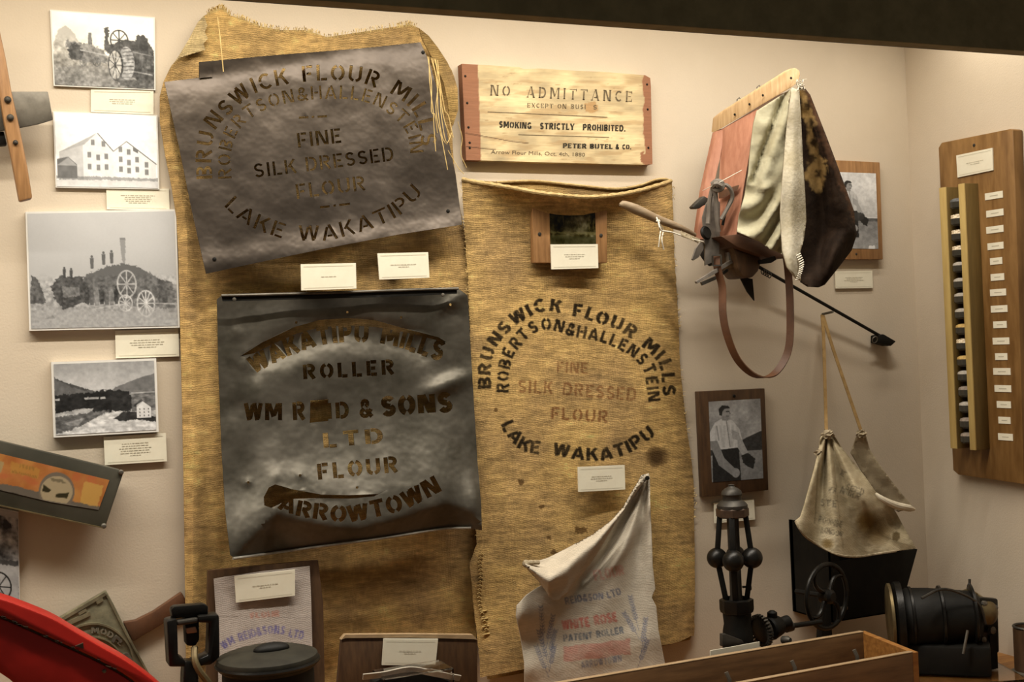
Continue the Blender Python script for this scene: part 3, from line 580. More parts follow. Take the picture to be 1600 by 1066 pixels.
# ------------------------------------------------------------------ right burlap sack with the stencilled print
def xl2(y): return np.interp(y, [270, 330, 450, 620, 800, 850, 880, 948, 998, 1042, 1110], [721, 724, 732, 738, 742, 745, 734, 740, 746, 750, 752])
def xr2(y): return np.interp(y, [270, 282, 400, 500, 560, 640, 700, 760, 900, 985, 1110], [1049, 1050, 1054, 1060, 1062, 1068, 1078, 1084, 1086, 1085, 1080])
def yt2(x): return np.interp(x, [721, 735, 796, 847, 912, 960, 998, 1030, 1050], [279, 283, 293, 302, 308, 305, 298, 289, 282])
def yb2(x): return np.interp(x, [745, 820, 960, 1060, 1080], [1060, 1046, 1022, 1004, 994])
PS = Paint(380, 800, (.88, .725, .475), 712, 268, 1.); 
PS.a = burlap_col(PS.x.ravel(), PS.y.ravel(), 12, (.875, .725, .475)).reshape(PS.h, PS.w, 3)
inkal = lambda x, y: np.clip(.45+1.3*fbm(x, y, 5, 21), 0, 1)*np.clip(.55+.8*fbm(x, y, 40, 33), .4, .95)
INK = (.17, .135, .085); RD = (.46, .26, .15)
for tx, path, h, sw, c, al, rg in (
 ('BRUNSWICK FLOUR MILLS', [(767, 607), (768, 570), (776, 544), (790, 525), (804, 510), (824, 498), (844, 488), (861, 487), (883, 492), (914, 498), (932, 505), (951, 510), (968, 517), (986, 530), (1010, 548), (1027, 565), (1033, 580), (1035, 597), (1036, 618)], 20, .24, INK, inkal, 1.0),
 ('ROBERTSON & HALLENSTEIN'.replace(' & ', '&'), [(795, 613), (796, 584), (799, 567), (804, 553), (814, 541), (825, 528), (837, 520), (850, 516), (869, 518), (889, 524), (906, 528), (923, 531), (940, 535), (954, 540), (969, 547), (986, 557), (997, 568), (1006, 580), (1009, 594), (1013, 628)], 19, .22, INK, inkal, 1.0),
 ('FINE', [(870, 582), (918, 584)], 17, .18, RD, lambda x, y: .5*inkal(x, y), 1.6), ('SILK DRESSED', [(810, 614), (860, 616), (993, 627)], 20, .18, RD, lambda x, y: .5*inkal(x, y), 1.6), ('FLOUR', [(861, 655), (949, 661)], 19, .18, RD, lambda x, y: .62*inkal(x, y), 1.4),
 ('LAKE WAKATIPU', [(783, 664), (790, 678), (810, 700), (830, 708), (861, 711), (894, 717), (922, 720), (945, 719), (968, 714), (986, 707), (999, 699), (1024, 681)], 20, .23, INK, inkal, 1.0)):
    for i, p in enumerate(lettering(tx, path, h, sw, .2)): PS.poly(p, c, al, rg, 3.5, seed=i)
PS.ell(1026, 714, 20, 17, (.25, .17, .09), lambda x, y: np.clip(1.15-np.hypot(x-1026, y-714)/19, 0, .75), 5); PS.ell(840, 520, 0, 0, INK)
for x, y, r in ((814, 754, 5), (846, 792, 4), (858, 840, 4), (865, 863, 5), (775, 640, 3)): PS.ell(x, y, r, r, (.3, .2, .1), .6, 3)
PS.poly([(898, 822), (918, 824), (918, 834), (898, 834)], (.3, .2, .1), .6, 4)
nu, nv = 350, 740; v, u = np.meshgrid(np.linspace(0, 1, nv), np.linspace(0, 1, nu), indexing='ij'); u = u.ravel(); v = v.ravel()
def s2_xy(u, v):
    y = 290+v*750
    for _ in range(4):
        x = xl2(y)*(1-u)+xr2(y)*u; y = yt2(x)*(1-v)+yb2(x)*v
    return x+1.2*(vnoise(y, y*0, 6, 3)-.5)*np.exp(-((u-.5)/.5)**8*0)*(np.abs(u-.5)*2)**6, y
X2, Y2 = s2_xy(u, v)
def d_s2(x, y):
    x = np.asarray(x, float); y = np.asarray(y, float); uu = np.clip((x-xl2(y))/(xr2(y)-xl2(y)), 0, 1); top = yt2(x)
    d = .042-np.where(uu > .5, .034, .008)*np.abs(2*uu-1)**9+.078*np.exp(-np.clip(y-top, 0, None)/24)*np.sin(math.pi*uu)**1.2
    return d+.004*(fbm(x, y, 80, 41)-.5)*2+.0022*np.sin(x/23+y/260)+.003*np.sin(y/60+x/300)*np.exp(-((uu-.9)/.2)**2)
t = thing('burlap_sack', 'open burlap sack stencilled with flour mill lettering, right of the plates', 'sack', W(910, 1040, 0))
Fm = lattice(nu, nv); A = W(X2, Y2, d_s2(X2, Y2))
mesh('front_panel', A, Fm, MT['burlap'], t, col=PS.at(X2, Y2), sharp=None)
bk = [(722, 281), (783, 284), (834, 282), (897, 288), (960, 294), (998, 289), (1024, 280), (1037, 279), (1049, 283), (1053, 400), (1061, 560), (1083, 760), (1084, 985), (1078, 1000), (960, 1026), (762, 1062), (758, 950), (752, 620), (744, 300)]
V, F, uv = sheet(bk, const(.006), 14, thick=.003); mesh('back_panel', V, F, MT['burlap'], t, col=burlap_col(uv[:, 0], uv[:, 1], 15, (.78, .65, .43)))
p = spline([(722, 280), (735, 283), (796, 293), (847, 302), (912, 308), (960, 305), (998, 298), (1030, 289), (1048, 283)], 90)
mesh('mouth_hem', *tube(W(p[:, 0], p[:, 1], d_s2(p[:, 0], p[:, 1]+.5)-.001), .0046*(1+.15*np.sin(np.arange(90)*1.7)), 8), MT['hem'], t)
p = spline([(776, 285), (834, 283), (897, 289), (960, 295), (998, 290), (1024, 281), (1040, 280), (1048, 283)], 70)
mesh('back_hem', *tube(W(p[:, 0], p[:, 1], .010), .003, 6), MT['hem'], t)
gs = []
for i in range(20):
    y = 866+i*6.2; x = float(xl2(y))+13+3*math.sin(i*.4); a = float(d_s2(x, y))+.0015; gs.append(tube([W(x-3, y, a), W(x, y-2, a+.002), W(x+3, y+1, a)], .0011, 5))
for y in (956, 968, 980, 992):
    x = float(xl2(y))+14; a = float(d_s2(x, y))+.002; gs.append(tube([W(x-5, y, a), W(x+6, y-2, a)], .0014, 5))
mesh('seam_stitching', *join(*gs), MT['thread'], t, kind='stuff')
gs = []
for i in range(120):
    y = RNG.uniform(290, 840); s = RNG.random() < .5; x = float(xl2(y) if s else xr2(y)); dx = RNG.uniform(1, 5)*(-1 if s else 1); a = float(d_s2(x, y))+.002
    gs.append(tube([W(x-dx*.4, y, a), W(x+dx*.5, y+RNG.uniform(-2, 2), a+.003), W(x+dx, y+RNG.uniform(-3, 3), a)], .0006, 3))
mesh('frayed_edge', *join(*gs), MT['thread'], t, kind='stuff')

# ------------------------------------------------------------------ upper stencil plate: letters cut right through
Q1 = [(257, 128), (311, 121.5), (311, 97), (430, 86), (560, 76), (657, 66), (672, 100), (688, 157), (712, 273), (722, 351), (620, 367), (500, 390), (400, 411), (322, 428), (300, 330), (280, 230)]
def d_p1(x, y):
    x = np.asarray(x, float); y = np.asarray(y, float); a = ((x-257)*.99+(y-128)*-.15)/400; b = ((y-128)+(x-257)*.155)/300
    return .056+.012*np.sin(np.clip(a, 0, 1)*math.pi)+.006*np.clip(b, 0, 1)+.0035*(fbm(x, y, 60, 5)-.5)*2-.006*np.exp(-((b-0)/.06)**2)+.010*np.exp(-((b-1)/.08)**2)
H1 = []
for tx, path, h, sw in (
 ('BRUNSWICK FLOUR MILLS', [(332, 279), (331, 240), (338, 203), (355, 183), (374, 165), (393, 149), (421, 138), (440, 133), (467, 129), (501, 126), (523, 126), (544, 127), (566, 130), (588, 138), (618, 151), (641, 170), (651, 186), (656, 204), (658, 228)], 25, .165),
 ('ROBERTSON&HALLENSTEIN', [(362, 279), (361, 245), (365, 223), (373, 205), (384, 192), (396, 182), (413, 173), (431, 166), (457, 160), (478, 157), (498, 155), (520, 154.5), (542, 155), (564, 158), (591, 167), (608, 179), (623, 191), (634, 206), (639, 221), (641, 240)], 21, .14),
 ('FINE', [(466, 231), (534, 223)], 23, .16), ('SILK', [(398, 278), (464, 270)], 22, .15), ('DRESSED', [(479, 268), (616, 251)], 22, .15), ('FLOUR', [(464, 311), (572, 297)], 23, .15),
 ('LAKE', [(350, 322), (362, 334), (380, 347), (402, 359), (440, 373)], 24, .135), ('WAKATIPU', [(466, 376), (506, 376), (537, 370), (572, 360), (594, 352), (619, 340), (638, 326), (661, 303)], 24, .135)):
    H1 += lettering(tx, path, h, sw)
for x0, y0, x1, y1 in ((467, 184, 482, 183), (487, 182.8, 491, 182.6), (496, 182.5, 511, 181.5), (500, 324, 515, 322.5), (521, 321.5, 525, 321), (530, 320.5, 547, 318.5)): H1.append(np.array([(x0, y0-1.7), (x1, y1-1.7), (x1, y1+1.7), (x0, y0+1.7)]))
t = thing('stencil_plate', 'upper dark metal stencil plate, tilted, with arched flour mill letters', 'stencil', W(500, 410, 0))
V, F, uv = sheet(Q1, d_p1, 7, H1, thick=.0022); mesh('plate', V, F, MT['tin'], t, sharp=40)
V, F, uv = sheet([(311, 97), (330, 95.5), (332, 120), (312, 122)], lambda x, y: d_p1(x, y)+.004, 4, thick=.0015); mesh('bent_tab', V, F, MT['tin'], t)
for x, y in ((318, 112), (661, 82), (700, 330), (335, 405)):
    c = W(x, y, float(d_p1(x, y))); mesh('nail_head', *lathe([(.004, 0), (.0035, .002), (0, .003)], c, 10, ax=(0, -1, 0)), MT['iron_dark'], t)
for x, y in ((480, 110), (400, 390), (650, 340)):
    a = W(x, y, float(d_p1(x, y))-.003); b = a.copy(); b[1] = -float(d_s1(x, y)); mesh('spacer', *tube([a, b], .006, 8), MT['wood_dark'], t)

# ------------------------------------------------------------------ lower stencil plate: corroded, with two arched slots
Q2 = [(339, 468), (346, 462), (500, 458), (640, 453), (716, 451), (731, 462), (734, 520), (740, 620), (746, 720), (752, 790), (753, 829), (735, 826), (690, 826), (600, 840), (480, 856), (366, 872), (360, 868), (352, 800), (346, 700), (341, 560)]
def d_p2(x, y):
    x = np.asarray(x, float); y = np.asarray(y, float); n = fbm(x, y, 45, 61)-.5
    d = .048+.030*np.clip((y-640)/190, 0, 1)+.004*np.sin((x-340)/400*math.pi)+.006*n+.003*np.sin(x/60+y/45)
    fy = np.interp(x, [350, 372, 430, 470, 520, 560, 610, 660, 700, 735, 760], [880, 866, 800, 812, 822, 824, 812, 796, 786, 800, 830])
    d += .042*np.exp(-np.clip((fy-y)/95, 0, 9)**2)*(y <= fy)+(y > fy)*(.042-np.clip((y-fy)/55, 0, 1.2)*.050)
    a1 = np.interp(x, [395, 425, 463, 500, 545, 588, 634, 680], [572, 553, 535, 524, 520, 522, 532, 546]); d -= .016*np.exp(-((y-a1-2)/24)**2)*np.clip((x-380)/25, 0, 1)*np.clip((690-x)/30, 0, 1)
    d += .016*np.exp(-((x-700)/40)**2-((y-600-(700-x)*.35)/14)**2)*1.0+.012*np.exp(-((x-742)/16)**2-((y-785)/30)**2)
    d += .008*np.exp(-((x-705)/25)**2-((y-475-(x-700)*-.6)/9)**2)
    for cx, cy in ((388, 753), (432, 745), (469, 743), (370, 520), (416, 578), (380, 570)): d += .004*np.exp(-((x-cx)**2+(y-cy)**2)/60)
    return d
def both(a, b): return np.array(list(a)+list(b)[::-1], float)
SL1 = both([(375, 557), (410, 535), (460, 511), (500, 500), (545, 497), (585, 500), (635, 514), (685, 527), (698, 535)], [(398, 552), (428, 537), (465, 521), (502, 511), (545, 508.5), (586, 511), (632, 519), (680, 531)])
SL2 = both([(412, 777), (420, 762), (430, 757), (458, 765), (502, 773), (546, 774), (591, 772), (606, 764)], [(413, 790), (424, 794), (437, 788), (449, 780), (499, 779), (546, 779.5), (585, 776)])
H2 = [SL1, SL2]
for tx, path, h, sw, gp in (
 ('WAKATIPU MILLS', [(398, 584), (442, 561), (470, 549.5), (492, 542), (517, 537), (557, 534), (597, 537.5), (625, 543.5), (655, 553), (688, 564)], (27, 31), .27, .16),
 ('ROLLER', [(475, 593), (616, 585)], 23, .24, .3), ('WM', [(382, 657), (440, 657)], 27, .25, .2), ('R', [(459, 657), (477, 656)], 28, .25, .2), ('ID', [(513, 655), (545, 653)], 25, .25, .3), ('&', [(563, 653), (583, 651)], 27, .24, .2), ('SONS', [(598, 650), (706, 643)], 29, .30, .22),
 ('LTD', [(507, 700), (598, 692)], 23, .24, .3), ('FLOUR', [(498, 750), (622, 738)], 25, .23, .25),
 ('ARROWTOWN', [(434, 795), (464, 806), (499, 812), (546, 816), (591, 808), (623, 800), (650, 789), (690, 768)], (24, 28), .25, .18)):
    H2 += lettering(tx, path, h, sw, gp)
H2.append(np.array([(485, 626), (513, 624), (513, 658), (484, 661)]))
for x, y in ((463, 504), (543, 488), (627, 496), (388, 754), (469, 743), (558, 762), (704, 476)): H2.append(np.array([(x+2.2*math.cos(a), y+2.2*math.sin(a)) for a in np.linspace(0, 2*math.pi, 9)[:-1]]))
t = thing('stencil_plate', 'lower corroded metal stencil plate, crumpled, with two arched slots', 'stencil', W(540, 870, 0))
V, F, uv = sheet(Q2, d_p2, 6.5, H2, thick=.0022); mesh('plate', V, F, MT['tin2'], t, sharp=40)
p = spline([(346, 463), (500, 459), (640, 454), (716, 452)], 30); mesh('top_wire', *tube(W(p[:, 0], p[:, 1]-1, .075), .0028, 8), MT['steel'], t)
V, F, uv = sheet([(346, 462), (500, 458), (640, 453), (714, 451), (714, 459), (640, 463), (500, 467), (348, 471)], lambda x, y: .073-.0*x, 6, thick=.0015); mesh('rolled_edge', V, F, MT['iron_dark'], t)
p = spline([(364, 873), (480, 857), (600, 841), (690, 827), (736, 825)], 30); mesh('bottom_wire', *tube(W(p[:, 0], p[:, 1], d_p2(p[:, 0], p[:, 1]-2)+.003), .0026, 8), mat('highlight_tin_lip', (.42, .40, .35), .45, .5, c2=(.25, .235, .2), scale=40), t)  # lip coloured lighter than the plate as its lit highlight
for x, y in ((366, 468), (692, 461)):
    c = W(x, y, .076); mesh('nail_head', *lathe([(.004, 0), (.0035, .002), (0, .003)], c, 10, ax=(0, -1, 0)), MT['steel'], t)
for x, y in ((400, 500), (700, 560), (380, 700), (690, 740)):
    a = W(x, y, float(d_p2(x, y))-.003); b = a.copy(); b[1] = -float(d_s1(x, y)); mesh('spacer', *tube([a, b], .006, 8), MT['wood_dark'], t)

# ------------------------------------------------------------------ NO ADMITTANCE board
QS = [(721.5, 99.6), (765, 102), (812, 105), (818, 108), (843, 107), (905, 111), (939, 112), (1008, 117.5), (1016, 122), (1017, 135), (1018, 190), (1019.5, 256.5), (1010, 257.5), (880, 254.5), (728.5, 250), (725, 180)]
PB = Paint(310, 175, (.77, .69, .53), 715, 92, 1.6); n = fbm(PB.x, PB.y*2.2, 34, 3); PB.a *= (1+.22*(n-.5)*2)[..., None]; m2 = fbm(PB.x, PB.y*5, 40, 9); PB.put(np.clip((m2-.56)*5, 0, .55), (.64, .53, .37))
PB.poly([(715, 92), (746.6, 92), (748, 150), (750, 200), (752, 262), (715, 262)], (.55, .37, .26), 1, 1.5, 9); PB.poly([(1004, 92), (1004, 130), (1006, 160), (1004, 180), (1008, 262), (1030, 262), (1030, 92)], (.55, .37, .26), 1, 3, 9)
PB.poly([(1000, 240), (1006, 236), (1010, 258), (1002, 254)], (.55, .37, .26), 1, 3); PB.poly([(912, 162), (930, 158), (936, 172), (924, 178), (914, 172)], (.66, .52, .34), .9, 3)
for i in range(46): 
    x, y = RNG.uniform(755, 1000), RNG.uniform(112, 250); PB.poly([(x, y), (x+RNG.uniform(4, 20), y+RNG.uniform(-.3, 1.2)), (x+3, y+1.3)], (.52, .41, .26), .6, .8)
for a, b in (((727, 208), (800, 221)), ((800, 221), (826, 224)), ((728, 229), (775, 234))): PB.line(a, b, 1.1, (.22, .13, .06), .9)
t = thing('warning_sign', 'old wooden board with a pasted NO ADMITTANCE notice above the right sack', 'sign', W(870, 256, 0))
V, F, uv = sheet(QS, const(.023), 1.4, thick=.0225, jit=.0); mesh('board', V, F, MT['sign_wood'], t, col=PB.at(uv[:, 0], uv[:, 1]))
D = .0236; bg = []
bg += lettering('NO', [(766, 149), (797, 150.5)], 16.5, .13, .35, .11, .05); bg += lettering('ADMITTANCE', [(823, 152), (987, 159.5)], 17, .14, .42, .11, .05, wide=1.0)
V, F = decal(bg, D); mesh('large_lettering', V, F, MT['ink_fade'], t, smooth=False, kind='stuff')
bk_ = []
for w_, a, b in (('SMOKING', (780, 199), (830, 201.2)), ('STRICTLY', (844, 201.5), (897, 203)), ('PROHIBITED.', (911, 203.4), (977, 205.3))): bk_ += lettering(w_, [a, b], 9.6, .27, .22, .15, .17)
V, F = decal(bk_, D); mesh('bold_lettering', V, F, MT['ink'], t, smooth=False, kind='stuff')
bk_ = []
for w_, a, b in (('PETER', (880, 231), (916, 232)), ('BUTEL', (922, 232), (957, 232.7)), ('& CO.', (962, 232.8), (986, 233.2))): bk_ += lettering(w_, [a, b], 7.2, .27, .2, .17, .17)
V, F = decal(bk_, D); mesh('name_lettering', V, F, MT['ink'], t, smooth=False, kind='stuff')
bk_ = lettering('EXCEPT ON BUSI', [(824, 168), (915, 170.5)], 7, .14, .25, .1, .08)+lettering('S', [(927, 171), (933, 171)], 7, .14)
V, F = decal(bk_, D); mesh('small_lettering', V, F, MT['ink_fade'], t, smooth=False, kind='stuff')
xy, F = fonttext('Arrow Flour Mills, Oct. 4th, 1880', (767, 240), (914, 244.5), 6); mesh('date_line', W(xy[:, 0], xy[:, 1], D), F, MT['ink_fade'], t, smooth=False, kind='stuff')
V, F = decal([np.array([(762, 174.3), (949, 182.6), (949, 183.5), (762, 175.2)]), np.array([(810, 210), (952, 214.2), (952, 215), (810, 210.8)])], D); mesh('ruled_line', V, F, MT['ink_fade'], t, smooth=False, kind='stuff')
for x, y in ((727, 119), (730, 161), (732, 199), (734, 223), (734, 231), (1011, 132), (1012, 171), (1013, 231)):
    mesh('nail', *lathe([(.0028, 0), (.002, .0015), (0, .002)], W(x, y, .023), 8, ax=(0, -1, 0)), MT['iron_dark'], t)

# ------------------------------------------------------------------ framed metal sample with its card
t = thing('mounted_sample', 'small brown wooden block framing a green glass window under the sack mouth', 'framed sample', W(890, 410, .04))
D = .064; q = [(832, 322), (948.5, 324), (949, 411), (834, 411)]
mesh('frame', *slab([(832, 322), (948.5, 324), (949, 411), (834, 411)], D, .016, bev=.002), MT['wood_tool'], t)
PG = Paint(72, 50, (.22, .20, .10)); PG.mottle(.30, 14, 3); PG.mottle(.2, 5, 8); PG.poly([(0, 28), (72, 30), (72, 33), (0, 31)], (.42, .40, .26), .6, 2); PG.poly([(0, 34), (72, 36), (72, 50), (0, 50)], (.17, .17, .09), .6, 2)
for i in range(14): x = RNG.uniform(0, 72); PG.line((x, RNG.uniform(0, 14)), (x+RNG.uniform(-3, 3), RNG.uniform(14, 28)), .8, (.5, .46, .3), .6)
print_on('window', [(858.5, 331), (930, 331), (931.5, 385), (860, 385)], D, PG, MT['glass_dark'], t, back=.0008)
for x, y in ((843, 366), (939, 368)):
    c = W(x, y, D); mesh('screw', *lathe([(.0042, -.001), (.004, .0012), (0, .0022)], c, 12, ax=(0, -1, 0)), MT['iron_grey'], t)
card([(860.5, 382), (934, 381.5), (935, 419), (862, 421)], .069, 3, 'white caption card stuck over the foot of the small brown wooden block', seed=7)
# ------------------------------------------------------------------ framed portraits
def man(P, s, x, y, crop='full'):
    """a man in a pale shirt with rolled sleeves, painted small (s = head height)"""
    k = s
    P.poly([(x-1.5*k, y+2.4*k), (x-.9*k, y+1.35*k), (x-.3*k, y+1.05*k), (x+.6*k, y+1.2*k), (x+1.2*k, y+2.0*k), (x+1.5*k, y+3.3*k), (x+1.0*k, y+3.9*k), (x-.8*k, y+3.9*k), (x-1.4*k, y+3.2*k)], g(.72), 1, .6)
    for i in range(6): P.line((x-.8*k+i*.36*k, y+1.6*k), (x-.9*k+i*.36*k+.3*k*(i % 2), y+3.5*k), .2*k, g(.52), .28)
    P.line((x+.1*k, y+1.1*k), (x+.35*k, y+3.5*k), .1*k, g(.35), .6); P.line((x-.75*k, y+1.6*k), (x-.6*k, y+2.9*k), .12*k, g(.42), .6); P.poly([(x+.5*k, y+2.0*k), (x+1.2*k, y+2.4*k), (x+1.0*k, y+3.0*k), (x+.6*k, y+2.8*k)], g(.45), .5, 1)
    P.poly([(x-1.2*k, y+3.7*k), (x+1.1*k, y+3.6*k), (x+1.2*k, y+6.9*k), (x-1.3*k, y+6.9*k)], g(.13), 1, .8)
    P.poly([(x-1.5*k, y+2.9*k), (x-.75*k, y+2.9*k), (x-.2*k, y+4.4*k), (x+.9*k, y+5.6*k), (x+.5*k, y+6.0*k), (x-.7*k, y+5.0*k)], g(.48), 1, .5)
    P.ell(x+.75*k, y+5.75*k, .35*k, .4*k, g(.52))
    P.poly([(x+1.0*k, y+2.2*k), (x+1.5*k, y+3.2*k), (x+2.0*k, y+4.3*k), (x+1.5*k, y+4.5*k), (x+1.0*k, y+3.6*k)], g(.60), 1, .5); P.poly([(x+1.3*k, y+4.3*k), (x+1.9*k, y+4.1*k), (x+2.5*k, y+4.7*k), (x+2.3*k, y+5.5*k), (x+1.8*k, y+5.3*k), (x+1.4*k, y+4.9*k)], g(.14), 1, 2)
    P.ell(x+.05*k, y+.55*k, .42*k, .55*k, g(.55)); P.poly([(x-.25*k, y+.8*k), (x+.3*k, y+.9*k), (x+.3*k, y+1.25*k), (x-.25*k, y+1.2*k)], g(.5))
    P.poly([(x-.48*k, y+.75*k), (x-.52*k, y+.2*k), (x-.2*k, y-.08*k), (x+.3*k, y-.02*k), (x+.48*k, y+.2*k), (x, y+.22*k), (x-.2*k, y+.45*k), (x-.25*k, y+.8*k)], g(.15), 1, .4)
    P.line((x+.1*k, y+.45*k), (x+.42*k, y+.47*k), .09*k, g(.2)); P.line((x+.12*k, y+.85*k), (x+.38*k, y+.86*k), .07*k, g(.3)); P.line((x+.4*k, y+.48*k), (x+.48*k, y+.7*k), .08*k, g(.4))
P = Paint(82*1.6, 125*1.6, g(.62)); P.vgrad(0, 95, g(.74), g(.62)); P.mottle(.30, 60, 3)
P.poly([(60, 110), (100, 92), (132, 80), (132, 128), (60, 132)], g(.20), 1, 1); P.vgrad(128, 200, g(.50), g(.46)); P.mottle(.06, 8, 5); P.poly([(0, 120), (18, 118), (18, 132), (0, 134)], g(.2), 1, 1)
man(P, 29, 40, 14); P.mottle(.06, 4, 8)
t = thing('framed_portrait', 'dark wooden board with a portrait of a man, above the ball governor', 'framed photograph', W(1148, 770, 0), 'framed portraits')
mesh('frame', *slab([(1091.5, 612), (1195, 607), (1201, 766), (1099, 777)], .018, .0175, bev=.0015), MT['wood_frame'], t)
print_on('print', [(1107, 628), (1188, 623), (1192.6, 747.6), (1112.5, 754)], .018, P, MT['print'], t, back=.0008)
mesh('hanging_nail', *lathe([(.004, 0), (.003, .003), (0, .004)], W(1147, 619, .018), 10, ax=(0, -1, 0)), MT['iron_dark'], t)
P = Paint(76*1.6, 118*1.6, g(.78)); P.vgrad(0, 110, g(.84), g(.72)); P.mottle(.06, 30, 3); P.vgrad(120, 190, g(.46), g(.56)); P.vgrad(112, 120, g(.34), g(.34)); P.mottle(.10, 7, 5)
man(P, 20, 48, 22); P.ell(72, 108, 16, 10, g(.2), .9, 4); P.poly([(96, 180), (112, 178), (112, 190), (96, 190)], g(.85), .9, 2)
t = thing('framed_portrait', 'brown wooden board with a portrait of a man, half hidden by the hide flap', 'framed photograph', W(1340, 405, 0), 'framed portraits')
mesh('frame', *slab([(1282, 249), (1375, 253.5), (1380, 405.5), (1286, 405.5)], .018, .0175, bev=.002), MT['wood_tool'], t)
print_on('print', [(1296, 268.5), (1368.5, 271), (1372.5, 389), (1299, 388)], .018, P, MT['print'], t, back=.0008)
mesh('screw', *lathe([(.003, 0), (.0025, .0012), (0, .002)], W(1338, 397, .018), 10, ax=(0, -1, 0)), MT['iron_grey'], t)
card([(1305, 424), (1363, 423), (1364, 450), (1306, 451)], .006, 4, 'caption card under the half hidden portrait on the right', seed=9)
card([(1116, 786), (1178, 780), (1180, 812), (1117, 818)], .008, 1, 'caption card on the wall behind the ball governor', seed=10)

# ------------------------------------------------------------------ seed fiddle (hand sower)
t = thing('seed_fiddle', 'hand seed sower with pinkish boards and canvas bag hung high on the wall', 'seed sower', W(1160, 440, .0))
mesh('top_rail', *slab([(1122, 181), (1133, 172), (1236, 106.5), (1243, 105), (1250, 110), (1251, 118), (1246, 130), (1237, 137), (1119, 206)], [.105, .125, .29, .30, .31, .31, .305, .29, .10], .022, bev=.003), MT['wood_pale'], t)
for x, y, d in ((1236, 122, .297), (1192, 149, .226), (1171, 163, .191), (1148, 179, .153)): mesh('rail_nail', *lathe([(.003, 0), (.002, .0016), (0, .002)], W(x, y, d), 8, ax=(0, -1, 0)), MT['iron_dark'], t)
for x, y, d in ((1152, 158, .14), (1183, 139, .20)): P0 = W(x, y+6, d); mesh('hook', *tube([P0, P0+V3(0, 0, .012), P0+V3(.004, -.003, .016), P0+V3(.008, -.003, .011)], .0012, 6), MT['steel'], t)
mesh('side_board', *slab([(1119, 205), (1134, 199), (1125, 250), (1113, 300), (1104, 374), (1088, 374), (1098, 300)], [.10, .12, .12, .115, .115, .10, .10], .016, bev=.002), MT['wood_pink'], t)
mesh('side_board', *slab([(1133.5, 200), (1185, 170), (1174, 225), (1163, 290), (1151, 369), (1125, 369), (1130, 290)], [.125, .205, .205, .205, .205, .155, .14], .018, bev=.002), MT['wood_pink'], t)
mesh('wooden_peg', *slab([(1131, 297), (1155, 289), (1153, 296), (1131, 309)], [.165, .20, .20, .165], .02), MT['wood_dark'], t)
mesh('back_board', *slab([(1150, 195), (1240, 140), (1238, 380), (1150, 366)], .10, .06), MT['wood_dark'], t)
cv = [(1183, 173), (1238, 138), (1233, 156), (1231, 190), (1227, 240), (1223, 300), (1221, 340), (1224, 397), (1205, 390), (1188, 378), (1170, 370), (1152, 362), (1155, 338), (1164, 305), (1170, 270), (1172, 240), (1178, 192)]
def d_cv(x, y):
    x = np.asarray(x, float); y = np.asarray(y, float); s = (x-np.interp(y, [140, 282], [1228, 1176]))
    return .222+(x-1160)*.0008-.024*np.exp(-(s/5)**2)*(y < 285)+.012*np.exp(-((s-16)/10)**2)*(y < 300)+.013*np.sin((y*.8+x*.6+12*np.sin(x/16))/6.5)*np.clip((y-270)/60, 0, 1)+.012*(fbm(x, y, 28, 7)-.5)
V, F, uv = sheet(cv, d_cv, 4, thick=.003); mesh('canvas_bag', V, F, MT['canvas'], t, sharp=None)
lf = [(1238, 137), (1249, 141), (1252, 190), (1255, 257), (1258, 300), (1260, 345), (1256, 375), (1250, 396), (1249, 415), (1252, 439), (1243, 434), (1230, 417), (1223, 391), (1220, 334), (1222, 300), (1227, 232), (1232, 181)]
V, F, uv = sheet(lf, lambda x, y: .292+.014*np.exp(-((x-np.interp(y, [140, 440], [1243, 1236]))/11)**2)+.004*np.sin(y/20.), 4, thick=.004); mesh('canvas_flap', V, F, MT['canvas_light'], t, sharp=None)
hd = [(1245, 141), (1254, 133), (1266, 148), (1275, 171), (1293, 217), (1308, 257), (1323, 298), (1335, 331), (1336, 350), (1339, 366), (1331, 391), (1309, 420), (1289, 445), (1280, 449), (1264, 448), (1253, 441), (1252, 425), (1250, 396), (1256, 370), (1257, 300), (1253, 220), (1249, 170)]
PH = Paint(110, 340, (.15, .10, .06), 1240, 120); PH.mottle(.05, 14, 3)
PH.poly([(1250, 138), (1262, 150), (1269, 175), (1276, 208), (1283, 238), (1291, 258), (1292, 285), (1278, 300), (1266, 286), (1258, 276), (1262, 250), (1264, 215), (1256, 180), (1250, 150)], (.66, .54, .34), .9, 8, 12, 4)
for x, y, r in ((1262, 165, 5), (1268, 192, 5), (1273, 222, 6), (1268, 248, 6), (1280, 272, 5)): PH.ell(x, y, r, r*1.3, (.16, .11, .06), .8, 5)
PH.poly([(1253, 132), (1266, 146), (1300, 235), (1338, 340), (1334, 352), (1322, 312), (1292, 242), (1264, 160)], (.32, .22, .15), .85, 5)  # lighter brown outer edge: light from above put into the colour
def d_hd(x, y):
    rx = np.interp(y, [130, 260, 360, 450], [1256, 1300, 1325, 1275]); s = (x-rx)
    return .262+.045*np.exp(-(s/22)**2)-.02*np.exp(-((x-np.interp(y, [130, 300, 450], [1256, 1285, 1280]))/12)**2)+.010*(fbm(x, y, 40, 8)-.5)-.0004*np.clip(x-1300, 0, None)
V, F, uv = sheet(hd, d_hd, 4, thick=.006); mesh('hide_flap', V, F, MT['hide'], t, col=PH.at(uv[:, 0], uv[:, 1]), sharp=None)
gs = []
for i in range(26): 
    a = np.array([1246+RNG.uniform(0, 7), 128+RNG.uniform(0, 14)]); gs.append(tube([W(*a, .30), W(a[0]+RNG.uniform(-3, 5), a[1]-RNG.uniform(2, 6), .305), W(a[0]+RNG.uniform(-4, 8), a[1]+RNG.uniform(-8, 4), .308)], .0008, 3))
mesh('frayed_hair', *join(*gs), MT['string'], t, kind='stuff')
